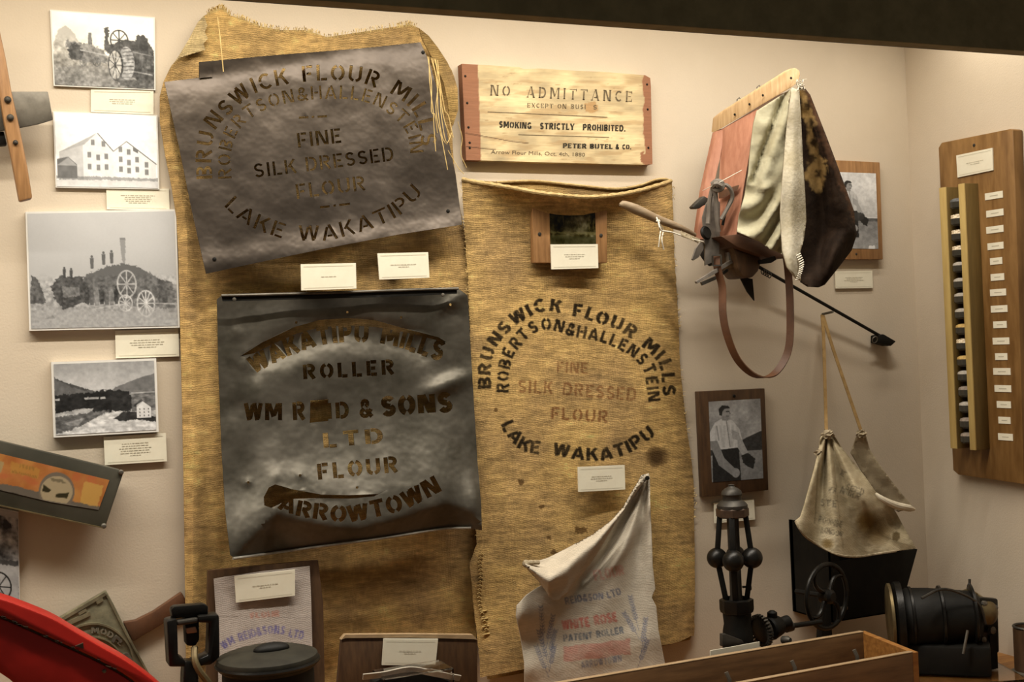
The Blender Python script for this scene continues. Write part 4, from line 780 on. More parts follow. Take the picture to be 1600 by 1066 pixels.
p = spline([(1247, 398, .30), (1252, 412, .303), (1250, 425, .303), (1246, 436, .30)], 12)
gs = [tube([W(x-3, y+2, d+.004), W(x+4, y-2, d+.006)], .0016, 5) for x, y, d in p]; mesh('lacing', *join(*gs), MT['string'], t, kind='stuff')
mesh('base_board', *slab([(1126, 369), (1152, 366), (1190, 379), (1224, 398), (1226, 404), (1204, 404), (1180, 396), (1152, 386)], .205, .10, bev=.002), MT['wood_dark'], t)
mesh('spout', *slab([(1141, 379), (1152, 388), (1180, 398), (1192, 405), (1186, 424), (1177, 434), (1162, 434), (1153, 420), (1149, 396)], .185, .07, bev=.006), MT['wood_frame'], t)
mesh('deflector_fin', *slab([(1156, 432), (1176, 436), (1179, 470), (1168, 456)], [.15, .17, .16, .155], .004), MT['iron_dark'], t)
mesh('deflector_fin', *slab([(1186, 407), (1211, 400), (1213, 406), (1205, 411), (1188, 413)], [.19, .22, .22, .21, .19], .006), MT['iron_dark'], t)
mesh('spinner_blade', *slab([(1088, 440), (1115, 423), (1143, 406), (1145, 411), (1117, 428), (1090, 443)], [.22, .20, .17, .17, .20, .22], .008), MT['leather_grey'], t)
mesh('spinner_blade', *slab([(1096, 441), (1120, 431), (1137, 420), (1138, 424), (1121, 436), (1098, 446)], [.17, .16, .15, .15, .16, .17], .006), MT['iron_grey'], t)
mesh('spinner_blade', *slab([(1082, 405), (1088, 388), (1095, 378), (1101, 380), (1099, 390), (1092, 402), (1084, 407)], [.20, .19, .18, .17, .17, .18, .20], .006), MT['leather_grey'], t)
mesh('spinner_post', *slab([(1138, 394), (1145, 394), (1146, 408), (1139, 410)], .165, .012), MT['leather_grey'], t)
mesh('spinner_hub', *lathe([(.02, -.012), (.024, 0), (.02, .012)], W(1108, 400, .13), 16, ax=(.5, -.6, .5)), MT['iron_dark'], t)
mesh('leather_apron', *slab([(1104, 318), (1113, 307), (1125, 316), (1125, 365), (1123.5, 400), (1113, 410), (1102, 415), (1101, 372), (1098, 340)], .168, .004), MT['leather_grey'], t)
mesh('iron_disc', *lathe([(.014, -.004), (.016, 0), (.013, .004)], W(1103, 364, .176), 18, ax=(.3, -1, .2)), MT['iron_dark'], t)
mesh('iron_hook', *slab([(1082, 323), (1091, 314), (1100, 306), (1107, 310), (1107, 318), (1100, 321), (1093, 326), (1084, 326)], .15, .016, bev=.002), MT['iron_grey'], t)
rr = lambda pts, r, m, nm: mesh(nm, *tube((lambda q: W(q[:, 0], q[:, 1], q[:, 2]))(spline(np.array(pts, float), 24)), r, 7), MT[m], t)
rr([(1113, 288, .19), (1120, 283, .20), (1128, 286, .205), (1128, 294, .205), (1120, 297, .20), (1114, 293, .195), (1119, 287, .208), (1127, 291, .21)], .006, 'leather_grey', 'knot')
rr([(1126, 289, .20), (1136, 290, .21), (1143, 299, .21), (1144, 311, .205), (1136, 327, .20), (1127, 343, .195)], .0045, 'leather_grey', 'thong')
rr([(1113, 294, .19), (1109, 312, .185), (1107, 335, .18), (1106, 350, .18)], .005, 'leather_grey', 'thong'); rr([(1116, 296, .195), (1119, 315, .19), (1120, 340, .185), (1123, 362, .18)], .005, 'leather_grey', 'thong')
rr([(1141, 312, .20), (1134, 330, .19), (1129, 352, .185)], .003, 'iron_dark', 'thong')
rr([(1098, 298, .17), (1120, 287, .21), (1159, 266, .215)], .0007, 'string', 'string')
p = spline([(1120, 398, .19), (1121, 420, .19), (1128.5, 449, .19), (1129.5, 490, .19), (1136.5, 525, .19), (1151, 560, .185), (1171, 582, .18), (1191, 590, .18), (1210, 584, .18), (1227, 560, .185), (1234, 531, .19), (1234.5, 477, .19), (1232, 430, .19), (1228, 396, .19)], 70)
Pw = W(p[:, 0], p[:, 1], p[:, 2]); mesh('shoulder_strap', *ribbon(Pw, (.62, -.78, 0), .0165, .003), MT['leather'], t)
c = W(1120, 407, .195); X = V3(.8, -.6, 0); gs = [beam(c-X*.009-_Z*.011, c-X*.009+_Z*.011, .003, .003), beam(c+X*.009-_Z*.011, c+X*.009+_Z*.011, .003, .003), beam(c-X*.009+_Z*.011, c+X*.009+_Z*.011, .003, .003), beam(c-X*.009-_Z*.011, c+X*.009-_Z*.011, .003, .003)]
mesh('buckle', *join(*gs), MT['iron_grey'], t)
# the bow that drives it
t = thing('fiddle_bow', 'thin bow rod with wooden handle slung through the seed sower', 'bow', W(1180, 420, .12))
p = spline([(968, 320, .10), (976, 320, .10), (1000, 330, .10), (1024, 341, .10), (1050, 351, .098), (1070, 359, .096), (1088, 368, .094)], 30)
k = np.linspace(0, 1, 30); r = np.interp(k, [0, .04, .2, .45, .7, .85, 1], [.003, .0085, .0115, .0095, .0085, .006, .004]); mesh('handle', *tube(W(p[:, 0], p[:, 1], p[:, 2]), r, 12), MT['wood_pale'] if 0 else mat('grey_weathered_wood', (.30, .23, .15), .6, c2=(.22, .155, .09), scale=10, stretch=(3, 14, 14)), t)
a, b = W(1088, 368, .094), W(1389, 533, .026); mid = W(1180, 414, .05)
p = np.array([a+(mid-a)*s for s in np.linspace(0, 1, 8)]+[mid+(b-mid)*s for s in np.linspace(0, 1, 20)[1:]]); mesh('rod', *tube(p, .0042, 8), MT['iron_dark'], t)
mesh('end_block', *slab([(1374, 524), (1381, 522), (1401, 533.5), (1393, 541), (1374, 536)], .038, .034, bev=.003), MT['iron_dark'], t)
c = W(1367, 531, .035); mesh('wire_loop', *ring(c, .008, .0014, V3(1, 0, 0), V3(0, -.3, .95), 16, 5), MT['steel'], t)
c = W(1192, 424, .05); gs = [ring(c+V3(.006*i, 0, -.003*i), .007, .0012, V3(0, 1, 0), V3(0, 0, 1), 14, 5) for i in range(4)]; mesh('spring', *join(*gs), MT['iron_grey'], t)
def cord(pts, r, m='string', name='tie_string'): q = spline(np.array(pts, float), 24); return mesh(name, *tube(W(q[:, 0], q[:, 1], q[:, 2]), r, 6), MT[m], t)
cord([(1026, 340, .112), (1030, 352, .138), (1033, 360, .135), (1050, 363, .133), (1075, 372, .135), (1100, 378, .15)], .0018); cord([(1026, 345, .136), (1032, 356, .114), (1031, 370, .135), (1029, 386, .132)], .0016); cord([(1030, 348, .136), (1036, 360, .113), (1034, 374, .134), (1037, 390, .13)], .0016)
mesh('tie_knot', *ball(W(1029, 346, .112), .0042, 10), MT['string'], t)
gs = [tube([W(1064+i*2.2, 363+i*.95-2, .135), W(1066+i*2.2, 365+i*.95+4, .14)], .0015, 5) for i in range(14)]; mesh('cord_winding', *join(*gs), MT['rope'], t, kind='stuff')

# ------------------------------------------------------------------ cloth seed apron hung by two straps
t = thing('seed_apron', 'printed cloth seed bag hung by two long straps from a nail', 'bag', W(1330, 868, .1))
FP = [(1283, 682), (1292, 676), (1305, 683), (1317, 702), (1333, 721), (1352, 745), (1374, 777), (1386, 788), (1396, 794), (1404, 808), (1419, 836), (1432, 857), (1413, 860), (1393, 862), (1370, 865), (1346, 869), (1326, 869.5), (1308, 866), (1291, 858), (1275, 849), (1259, 838), (1250, 827), (1243, 814), (1251, 808), (1257, 790), (1262, 770), (1270, 741), (1279, 706)]
PA = Paint(210, 210, (.70, .645, .53), 1235, 670, 1.5); PA.mottle(.10, 30, 3); PA.mottle(.06, 7, 6)
st = lambda cx, cy, r: (lambda x, y: np.clip(1.1-np.hypot((x-cx)/r, (y-cy)/r), 0, .8))
PA.ell(1362, 822, 34, 40, (.30, .22, .11), st(1368, 825, 30), 6); PA.ell(1352, 812, 16, 26, (.45, .35, .18), st(1352, 815, 18), 6); PA.ell(1293, 850, 12, 8, (.45, .36, .2), st(1293, 850, 11), 3); PA.ell(1400, 838, 6, 7, (.3, .24, .14), .7, 2)  # stains; the large brown one also paints the shade under the rolled rim
PA.line((1280, 706), (1273, 818), 2.2, (.44, .39, .29), .6); PA.line((1302, 720), (1318, 862), 1.4, (.48, .42, .31), .5)
for tx, a, b, h in (('STE', (1282, 791), (1307, 793), 11), ('NORR', (1312, 770), (1342, 782), 11), ('ROOMBE', (1278, 816), (1315, 825), 10), ('LONDON', (1283, 832), (1315, 840), 9), ('E', (1312, 742), (1318, 746), 9), ('EA', (1296, 770), (1306, 772), 9), ('SEED', (1322, 765), (1348, 775), 10)):
    for i, p in enumerate(lettering(tx, [a, b], h, .2)): PA.poly(p, (.36, .33, .27), lambda x, y: .4+.5*fbm(x, y, 6, 3), 1, 3, seed=i)
def d_ap(x, y):
    x = np.asarray(x, float); y = np.asarray(y, float); th = np.arctan2(x-1293, y-672); ra = np.hypot(x-1293, y-672); e = (x-np.interp(y, [777, 860], [1372, 1395]))
    d = .165+.05*np.clip(ra/170, 0, 1)+.016*np.sin(th*17)*np.clip(ra/90, 0, 1)-.03*np.exp(-((th+.08)/.06)**2)*np.clip(1-ra/140, 0, 1)*np.clip(ra/30, 0, 1)
    d += .02*np.exp(-((x-1350)/30)**2-((y-770)/30)**2)-.035*np.exp(-((x-1385)/28)**2-((y-822)/24)**2)
    return d+.008*(fbm(x, y, 30, 5)-.5)
V, F, uv = sheet(FP, d_ap, 1.7, thick=.003); mesh('front_panel', V, F, MT['cotton'], t, col=PA.at(uv[:, 0], uv[:, 1]), sharp=None)
BP = [(1338, 684), (1345, 675), (1353, 681), (1359, 702), (1371, 721), (1391, 749), (1411, 774), (1429, 794), (1404, 800), (1374, 780), (1350, 742), (1330, 708)]
V, F, uv = sheet(BP, lambda x, y: .12+.001*np.clip(x-np.interp(y, [680, 800], [1345, 1395]), -20, 30)+.01*(fbm(x, y, 20, 2)-.5), 4, thick=.003); mesh('back_panel', V, F, MT['cotton'], t, col=np.tile((.68, .62, .51), (len(V), 1)), sharp=None)
V, F, uv = sheet([(1280, 700), (1305, 690), (1352, 748), (1395, 800), (1430, 856), (1320, 862), (1255, 820)], const(.10), 12, thick=.003); mesh('shaded_inside', V, F, MT['cotton'], t, col=np.tile((.30, .25, .16), (len(V), 1)))  # dark-coloured sheet standing in for shade inside the bag
p = spline([(1368, 771, .225), (1376, 778, .232), (1388, 785, .236), (1400, 790, .236), (1414, 793, .235), (1428, 796, .225)], 20); mesh('rolled_rim', *tube(W(p[:, 0], p[:, 1], p[:, 2]), np.interp(np.arange(20), [0, 3, 10, 17, 19], [.003, .006, .0085, .008, .004]), 10), mat('bag_cloth', (.62, .56, .43), .9, c2=(.52, .46, .35), scale=40, spec=.1), t)
p = spline([(1243, 815, .0), (1250, 828, 0), (1259, 839, 0), (1275, 850, 0), (1291, 859, 0), (1308, 866.5, 0), (1326, 870, 0), (1346, 869.5, 0), (1370, 865.5, 0), (1400, 861.5, 0)], 44); mesh('hem', *tube(W(p[:, 0], p[:, 1], d_ap(p[:, 0], p[:, 1])), .0026, 6), MT['rope'], t)
clm = MT['rope']
for nm, c, r in (('gathered_knot', (1293, 679, .17), .012), ('gathered_knot', (1346, 678, .125), .010), ('gathered_knot', (1278, 708, .175), .006)):
    P0 = W(*c[:2], c[2]); V, F = ball(P0, r, 12); V = P0+(V-P0)*[1.2, 1, .8]+.003*np.sin(V[:, [1, 2, 0]]*700); mesh(nm, V, F, clm, t)
for pts, nm in (([(1284.5, 492, .03), (1287, 530, .05), (1289, 600, .10), (1291, 672, .168)], 'strap'), ([(1286, 493, .03), (1300, 540, .055), (1322, 605, .09), (1345, 672, .125)], 'strap')):
    q = spline(np.array(pts), 22); mesh(nm, *ribbon(W(q[:, 0], q[:, 1], q[:, 2]), (.9, -.3, 0), .0075, .002), MT['strap'], t)
P0 = W(1285, 491, .0); mesh('wall_nail', *tube([P0, P0+V3(0, -.04, .004)], .003, 8), MT['steel'], t)

# ------------------------------------------------------------------ black sheet-iron hopper under the bag
t = thing('iron_hopper', 'black sheet iron hopper on the wall beneath the cloth seed bag', 'hopper', W(1330, 952, .08))
bl = W(1236, 806, .012); bb = W(1235, 951, .012); fr2 = W(1432, 858, .15); fb2 = W(1405, 956, .15); zb_ = fb2[2]
fx = [V3(bl[0], -.15, bl[2]-.01), V3(bl[0]+.03, -.15, fr2[2]-.004), V3(fr2[0], -.15, fr2[2]), V3(fb2[0], -.15, zb_), V3(bl[0], -.15, zb_)]
def prism(P, t_): n = len(P); B = [p+V3(0, t_, 0) for p in P]; return np.array(P+B), [tuple(range(n)), tuple(range(2*n-1, n-1, -1))]+[((i+1) % n, i, i+n, (i+1) % n+n) for i in range(n)]
mesh('front_sheet', *prism(fx, .004), MT['iron_dark'], t, smooth=False)
mesh('back_sheet', *prism([p*[1, 0, 1]+V3(0, -.016, 0) for p in fx], .014), MT['iron_dark'], t, smooth=False)
for nm, (p, q) in (('side_sheet', (fx[0], fx[4])), ('side_sheet', (fx[2], fx[3])), ('bottom_sheet', (fx[4], fx[3]))):
    s = V3(0, .145, 0); n = np.cross(q-p, s); n = n/np.linalg.norm(n)*.003; mesh(nm, np.array([p, q, q+s, p+s, p+n, q+n, q+s+n, p+s+n]), [(0, 1, 2, 3), (7, 6, 5, 4), (0, 4, 5, 1), (1, 5, 6, 2), (2, 6, 7, 3), (3, 7, 4, 0)], MT['iron_dark'], t, smooth=False)
mesh('lug', *slab([(1389, 862), (1390, 852), (1408, 849), (1414, 858)], .158, .012, bev=.002), MT['iron_dark'], t)
mesh('latch', *box(V3(fx[4][0]+.03, -.155, zb_+.03), (.02, .01, .008), bev=.002), MT['steel'], t)
# handwheel
t = thing('hand_wheel', 'dark iron hand wheel with curved spokes before the black hopper', 'wheel', W(1292, 985, .24))
c = W(1292, 932, .24); X = V3(math.cos(.25), math.sin(.25), 0); R = .070
mesh('rim', *ring(c, R, .0055, X, V3(0, .0, 1), 48, 10), MT['iron'], t)
A = np.cross(X, V3(0, 0, 1)); 
for i in range(4):
    a0 = i*math.pi/2+.5; pts = [c+R*s*(math.cos(a0+.9*(1-s)*s*2)*X+math.sin(a0+.9*(1-s)*s*2)*_Z) for s in np.linspace(.1, 1, 12)]; mesh('spoke', *tube(pts, np.linspace(.006, .0042, 12), 8), MT['iron'], t)
mesh('hub', *lathe([(.012, -.016), (.016, -.012), (.016, .012), (.010, .018)], c, 18, ax=A), MT['iron'], t)
pz = c+V3(0, .08, 0); mesh('axle', *tube([c, c+A*(-.085 if A[1] < 0 else .085)], .006, 8), MT['iron_dark'], t)
mesh('stand', *slab([(1286, 940), (1298, 940), (1306, 1085), (1280, 1085)], .19, .02, bev=.002), MT['iron_dark'], t)

# ------------------------------------------------------------------ ball governor
t = thing('ball_governor', 'black iron engine governor with round fly balls under the lower portrait', 'governor', W(1150, 1010, .28))
D = .28; s = mpp(W(1149, 870, D)); ct = lambda y: W(1147.5+(y-870)*.02, y, D); zz = lambda y: ct(y)[2]; c0 = ct(870); c0 = V3(c0[0], c0[1], 0)
L = lambda prof, n=24, ph=0.: lathe([(r*s, zz(y)) for r, y in prof], c0, n, phase=ph)
mesh('finial', *L([(24, 794), (24, 789), (20, 784), (15, 781), (14.5, 776), (16.5, 772), (15, 767), (10, 763), (6, 761), (4, 759), (5, 757.5), (1, 756.5)][::1]), MT['iron_grey'], t)
mesh('upper_collar', *L([(22, 808), (25.5, 806), (25.5, 795), (23, 792), (18, 791)], 8, .2), mat('rusty_iron', (.085, .048, .028), .5, .3, c2=(.045, .028, .018), scale=40), t, sharp=25)
mesh('shaft', *L([(12, 940), (9.5, 930), (9.5, 806), (9.5, 800)], 16), MT['iron_grey'], t)
mesh('lower_collar', *L([(20, 960), (25, 957), (26.5, 952), (26.5, 937), (22, 935), (22, 941), (14, 942)], 8, .2), MT['iron'], t, sharp=25)
mesh('pedestal', *L([(30, 1085), (26, 1070), (24, 1000), (23, 985), (21, 975), (22, 962), (22, 956)], 20), MT['iron_dark'], t)
zb = zz(872)
for az, rb in ((142, 16), (232, 17), (-38, 16.5), (52, 15)):
    e = V3(math.cos(math.radians(az)), math.sin(math.radians(az)), 0); cb = c0+e*27*s+_Z*zb
    b_ = mesh('fly_ball', *ball(cb, rb*s, 26), MT['iron'], t)
    u_, l_ = c0+e*20*s+_Z*zz(806), c0+e*16*s+_Z*zz(938); tn = np.cross(e, _Z)
    mesh('upper_arm', *beam(u_, cb, 9*s, 8*s, tn, .001), MT['iron_dark'], t); mesh('lower_arm', *beam(cb, l_, 9*s, 8*s, tn, .001), MT['iron_dark'], t)
P0 = ct(917)+V3(.010, -.012, 0); mesh('set_screw', *join(tube([P0, P0+V3(.014, -.006, 0)], .0025, 8), lathe([(.006, 0), (.006, .003)], P0+V3(.014, -.006, -.0015), 10, ax=(1, -.4, 0))), MT['iron_grey'], t)
# bevel gear and drive shaft
gc = W(1191, 985, D); ax = V3(.95, .1, .12); gs = [lathe([(20*s, -.006), (24*s, -.003), (20*s, .007), (12*s, .012)], gc, 28, ax=ax)]
axn = ax/np.linalg.norm(ax); e1 = np.cross(axn, _Z); e1 /= np.linalg.norm(e1); e2 = np.cross(axn, e1)
for i in range(28):
    a = 2*math.pi*i/28; e = math.cos(a)*e1+math.sin(a)*e2; gs.append(beam(gc+e*20*s-axn*.004, gc+e*26*s-axn*.004, .010, .0035, axn))
mesh('bevel_gear', *join(*gs), MT['iron_grey'], t)
mesh('bearing', *join(lathe([(17*s, -.004), (19*s, .0), (15*s, .025), (11*s, .03), (11*s, .05)], W(1204, 982, D), 18, ax=ax), lathe([(6*s, 0), (8*s, .01), (8*s, .02), (4*s, .024)], W(1207, 972, D), 12, ax=(0, 0, 1))), MT['iron_dark'], t)
mesh('drive_shaft', *tube([W(1195, 984, D), W(1283, 972, D-.02)], .0055, 10), MT['iron_dark'], t)
mesh('shaft_collar', *lathe([(.012, -.008), (.012, .008)], W(1232, 979, D-.008), 14, ax=(1, 0, .1)), MT['iron_grey'], t)
mesh('foot_bracket', *slab([(1129, 991), (1135, 991), (1161, 1001), (1164, 1008), (1158, 1014), (1147, 1014), (1129, 1011)], D+.045, .012, bev=.002), MT['iron_grey'], t)
mesh('crank_bolt', *lathe([(.008, 0), (.009, .012), (.005, .02)], W(1223, 1000, D+.03), 12, ax=(.3, -1, .1)), MT['iron_grey'], t)
mesh('base_flange', *lathe([(.075, FZ), (.075, FZ+.012), (.05, FZ+.02), (.045, zz(1080))], c0, 24), MT['iron_dark'], t)

# ------------------------------------------------------------------ black belt-driven machine on the right
t = thing('iron_machine', 'black iron machine with a round flywheel and drum on a glass plate', 'machine', W(1470, 1035, .2))
a, b = W(1404, 966, .25), W(1545, 962, .36); ax = (b-a)/np.linalg.norm(b-a); L_ = np.linalg.norm(b-a); m1 = mpp(a); m2 = mpp(b)
mesh('flywheel', *lathe([(.01, -.012), (52*m1, -.010), (56*m1, -.006), (56*m1, .008), (48*m1, .010), (46*m1, .004), (12*m1, .006)], a, 36, ax=ax), MT['iron'], t)
mesh('brass_rim', *lathe([(50*m1, -.022), (54*m1, -.020), (54*m1, -.014), (50*m1, -.012)], a, 36, ax=ax), MT['brass'], t)
mesh('drum', *lathe([(42*m1, .01), (46*m1, .02), (45*m1, L_*.35), (40*m1, L_*.7), (38*m1, L_*.86), (30*m1, L_*.9)], a, 32, ax=ax), MT['iron_dark'], t)
mesh('end_plate', *slab([(1527, 937), (1536, 934), (1560, 936), (1562, 1020), (1540, 1024), (1527, 1010)], .36, .02, bev=.004), MT['iron'], t)
mesh('gear_boss', *lathe([(17*m2, -.006), (18*m2, .004), (12*m2, .010), (5*m2, .016)], W(1544, 958, .37), 20, ax=(0, -1, .1)), MT['brass'], t)
mesh('oil_cup', *join(tube([W(1515, 940, .32), W(1515, 905, .32)], .003, 8), lathe([(.005, -.004), (.006, .006), (.003, .012)], W(1515, 920, .32), 10)), MT['iron_grey'], t)
mesh('belt_arm', *tube([W(1495, 927, .32), W(1515, 921, .32), W(1528, 930, .33), W(1540, 938, .35)], .0032, 8), MT['brass'], t)
for q in (.12, .45, .8): mesh('drum_band', *lathe([(44*m1, L_*q), (48*m1, L_*q+.002), (48*m1, L_*q+.007), (44*m1, L_*q+.009)], a, 32, ax=ax), MT['iron'], t)
for i in range(6):
    an = i*math.pi/3; e1 = np.cross(ax, _Z); e1 /= np.linalg.norm(e1); e2 = np.cross(ax, e1); pb = a-ax*.010+(math.cos(an)*e1+math.sin(an)*e2)*34*m1; mesh('bolt', *lathe([(.006, -.004), (.006, .003)], pb, 6, ax=ax), MT['steel'], t)
for x, y, r_ in ((1538, 944, 5), (1554, 950, 5), (1550, 985, 6), (1536, 1000, 5)): c = W(x, y, .37); mesh('bolt', *lathe([(r_*mpp(c), -.004), (r_*mpp(c), .004), (0, .007)], c, 8, ax=(0, -1, .1)), MT['steel'], t)
mesh('oil_pipe', *tube((lambda q: W(q[:, 0], q[:, 1], q[:, 2]))(spline(np.array([(1440, 935, .35), (1470, 921, .36), (1500, 927, .37), (1530, 945, .385), (1540, 975, .39)]), 20)), .003, 7), MT['iron_grey'], t)
mesh('bed', *box(((a+b)/2)*[1, 1, 0]+_Z*(FZ+.045), (.19, .12, .066), [(math.cos(-.75), math.sin(-.75), 0), (-math.sin(-.75), math.cos(-.75), 0), (0, 0, 1)], .006), MT['iron_dark'], t)
for x, y, d in ((1412, 1010, .28), (1545, 1012, .35)):
    P0 = W(x, y, d); mesh('leg', *beam(P0*[1, 1, 0]+_Z*(FZ+.012), P0+_Z*.03, .03, .02), MT['iron_dark'], t)
gp = ((a+b)/2)*[1, 1, 0]+_Z*(FZ+.006)
mesh('lever', *tube([W(1505, 1022, .39), W(1512, 985, .39)], .003, 8), MT['steel'], t)
o = mesh('glass_plate', *box(gp+V3(.01, -.02, 0), (.24, .20, .009), [(math.cos(-.35), math.sin(-.35), 0), (-math.sin(-.35), math.cos(-.35), 0), (0, 0, 1)], .001), MT['acrylic'], smooth=False); tag(o, 'clear glass plate on the orange floor beneath the black machine', 'glass plate')
t = thing('iron_cylinder', 'dark cylinder cut off by the right edge of the picture', 'cylinder', W(1600, 1040, .42))
c = W(1606, 1010, .40); s_ = mpp(c); c = V3(c[0], c[1], 0)
mesh('body', *lathe([(21*s_, FZ+.006), (21*s_, W(1606, 982, .40)[2]), (18*s_, W(1606, 980, .4)[2]), (17*s_, W(1606, 990, .4)[2])], c, 24), MT['wood_frame'], t); mesh('top_band', *ring(c+_Z*W(1606, 979, .40)[2], 20*s_, .003, V3(1, 0, 0), V3(0, 1, 0), 28, 6), MT['iron_grey'], t)
mesh('foot', *lathe([(26*s_, FZ), (26*s_, FZ+.006), (22*s_, FZ+.008)], c, 24), MT['steel'], t)

# ------------------------------------------------------------------ seed sample board on the right wall
t = thing('seed_board', 'varnished wooden board on the right wall with rack and name labels', 'display board', RW(1530, 745, .02))
QB = [(1466, 231), (1471, 223), (1578, 201.5), (1583, 203), (1590, 400), (1600, 757), (1497, 742), (1489, 735)]
mesh('board', *slab(QB, .03, .0295, RW, bev=.002), MT['wood_board'], t)
c = RW(1522, 227, .03); mesh('screw', *lathe([(.004, 0), (.0035, .0012), (0, .002)], c, 10, ax=(-1, 0, 0)), MT['iron_grey'], t)
def rw_at(px, d0, py, target):                       # depth at which that photo column meets a given y
    ds = np.linspace(.0, .2, 401); return float(ds[np.argmin(np.abs(RW(np.full(401, px), np.full(401, py), ds)[:, 1]-target))])
yb = RW(1528.5, 287, .03)[1]; dR = rw_at(1506, 0, 288, yb)
A0, A1, B0, B1 = RW(1467, 294, dR), RW(1477, 293, dR), RW(1497, 288, dR), RW(1506, 288, dR); zt0 = A0[2]; zt1 = B0[2]; zbt = RW(1489, 701, dR)[2]
def vbox(y0, y1, z0, z1, d0, d1): return box((XR-(d0+d1)/2, (y0+y1)/2, (z0+z1)/2), (abs(d1-d0), abs(y1-y0), abs(z1-z0)), bev=.0008)
for nm, y0, y1, z1 in (('rack_rail', A0[1], A1[1], zt0), ('rack_rail', B0[1], B1[1], zt1)):
    mesh(nm, *vbox(y0, y1, zbt, z1, .03, dR-.004), MT['rail_side'], t); mesh('rail_face', *vbox(y0, y1, zbt, z1, dR-.004, dR), MT['rail'], t)
mesh('rack_back', *vbox(A1[1], B0[1], zbt, zt1, .03, .036), MT['rail_side'], t)
LY = [305.6, 333, 358.6, 384.4, 408, 433, 457, 482.7, 507.4, 533, 557.4, 580.6, 607.4, 632.4, 657, 683]; LX = [1553.5, 1555, 1555, 1556, 1557, 1559, 1560, 1561.7, 1563, 1564.6, 1565, 1566, 1567.5, 1569, 1570, 1571.6]; LW = [28, 27, 27, 25, 19, 21, 25, 26, 21, 26, 19, 27, 26, 22, 19, 23]
for x, y, w in zip(LX, LY, LW):
    q = [(x-w/2, y-5.3), (x+w/2, y-5.3), (x+w/2, y+5.3), (x-w/2, y+5.3)]; c = RW(x, y, .03); y0 = RW(x-w/2, y, .03)[1]; y1 = RW(x+w/2, y, .03)[1]; h = 10.6*mpp(c)
    lb = mesh('name_label', *box((XR-.0307, (y0+y1)/2, c[2]), (.0012, abs(y1-y0), h)), MT['paper'], t, smooth=False)
    mesh('label_print', *box((XR-.0315, (y0+y1)/2, c[2]), (.0002, abs(y1-y0)*.45, h*.12)), MT['pen'], lb, smooth=False)
card([(1494, 243), (1550.5, 231), (1551.5, 266), (1496, 277.5)], .033, 2, 'white caption card at the top of the seed board', RW, seed=12)
TY = [318, 344, 368, 393, 417, 442, 465, 489, 513, 537, 562, 585, 609, 633, 657, 680]
KD = ['dark', 'cream', 'cream', 'cream', 'grey', 'grey', 'grey', 'grey', 'gold', 'cream', 'gold', 'grey', 'brown', 'grey', 'brown', 'brown']
ORD = ['topmost', 'second', 'third', 'fourth', 'fifth', 'sixth', 'seventh', 'eighth', 'ninth', 'tenth', 'eleventh', 'twelfth', 'thirteenth', 'fourteenth', 'fifteenth', 'lowest']
jy = (A1[1]+B0[1])/2; jr = abs(A1[1]-B0[1])/2-.001; jr = min(jr, (dR-.037)/2)
proto = {}
for i, y in enumerate(TY):
    zc = RW(1488, y, (dR+.036)/2)[2]; k = KD[i]; loc = V3(XR-dR+jr*.9, jy, zc-.012)
    lab = f'{ORD[i]} seed jar in the rack, holding {dict(dark="nearly black", cream="cream", grey="grey", gold="golden", brown="brown")[k]} seed'
    if k not in proto:
        o = thing('seed_jar', lab, 'seed jar', loc, 'seed jars in the rack')
        mesh('jar', *lathe([(jr*.8, -.004), (jr, .0), (jr, .013), (jr*.9, .014)], loc, 14), MT['jar'], o)
        gs = [lathe([(jr*.98, .012), (jr*.9, .018), (jr*.5, .0215), (0, .022)], loc, 14)]
        if k == 'cream': gs += [ball(loc+V3(jr*.75*math.cos(a)*q, jr*.75*math.sin(a)*q, .019+.003*(1-q)), .0034, 6) for q in (1, .4) for a in np.linspace(0, 6.28, 9)[:-1]]
        mesh('seed_heap', *join(*gs), MT['seed_'+k], o); proto[k] = o
    else:
        src = proto[k]; o = src.copy(); COL.objects.link(o); o.location = loc; o['label'] = lab
        for ch in src.children: cc = ch.copy(); COL.objects.link(cc); cc.parent = o

# ------------------------------------------------------------------ long wooden trough across the front
t = thing('wooden_trough', 'long open wooden trough crossing the bottom of the picture', 'trough', V3(1.3, -.45, FZ))
dB = .36; R1 = W(1344, 987, dB); zT = R1[2]; xe = R1[0]
v = _ray(1425, 1024); k = (zT-_C[2])/v[2]; fr_ = _C+v*k; dF = .52; zF = zT-.012
xs = xe-.9; th = .012
mesh('back_board', *box(((xs+xe)/2, -dB-th/2, (zT+FZ)/2), (xe-xs, th, zT-FZ), bev=.0015), MT['wood_box'], t)
mesh('front_board', *box(((xs+xe)/2, -dF+th/2, (zF+FZ)/2), (xe-xs, th, zF-FZ), bev=.0015), MT['wood_box'], t)
V = np.array([(x, y, z) for x in (xe-.002, xe+th) for y, z in ((-dB, FZ), (-dF, FZ), (-dF, zF), (-dB, zT))]); mesh('end_board', V, [(0, 1, 2, 3), (7, 6, 5, 4), (0, 4, 5, 1), (1, 5, 6, 2), (2, 6, 7, 3), (3, 7, 4, 0)], MT['wood_floor'], t, smooth=False)  # orange wood here paints the warm light on the end face
mesh('bottom_board', *box(((xs+xe)/2, -(dB+dF)/2, FZ+.01), (xe-xs, dF-dB-2*th, .012)), MT['wood_box'], t)
for nm, y, z_ in (('top_edge', -dB-th/2, zT), ('top_edge', -dF+th/2, zF)): mesh(nm, *box(((xs+xe)/2, y, z_+.0012), (xe-xs, th*.98, .0024), bev=.0008), MT['wood_edge'], t)
for i, x in enumerate((xe-.12, xe-.27, xe-.42)):
    P0 = V3(x, -dF+th+.012, zF-.03); mesh('iron_peg', *tube([P0, P0+V3(0, .0, .035), P0+V3(-.004, .004, .048)], .004, 8), MT['steel'], t)
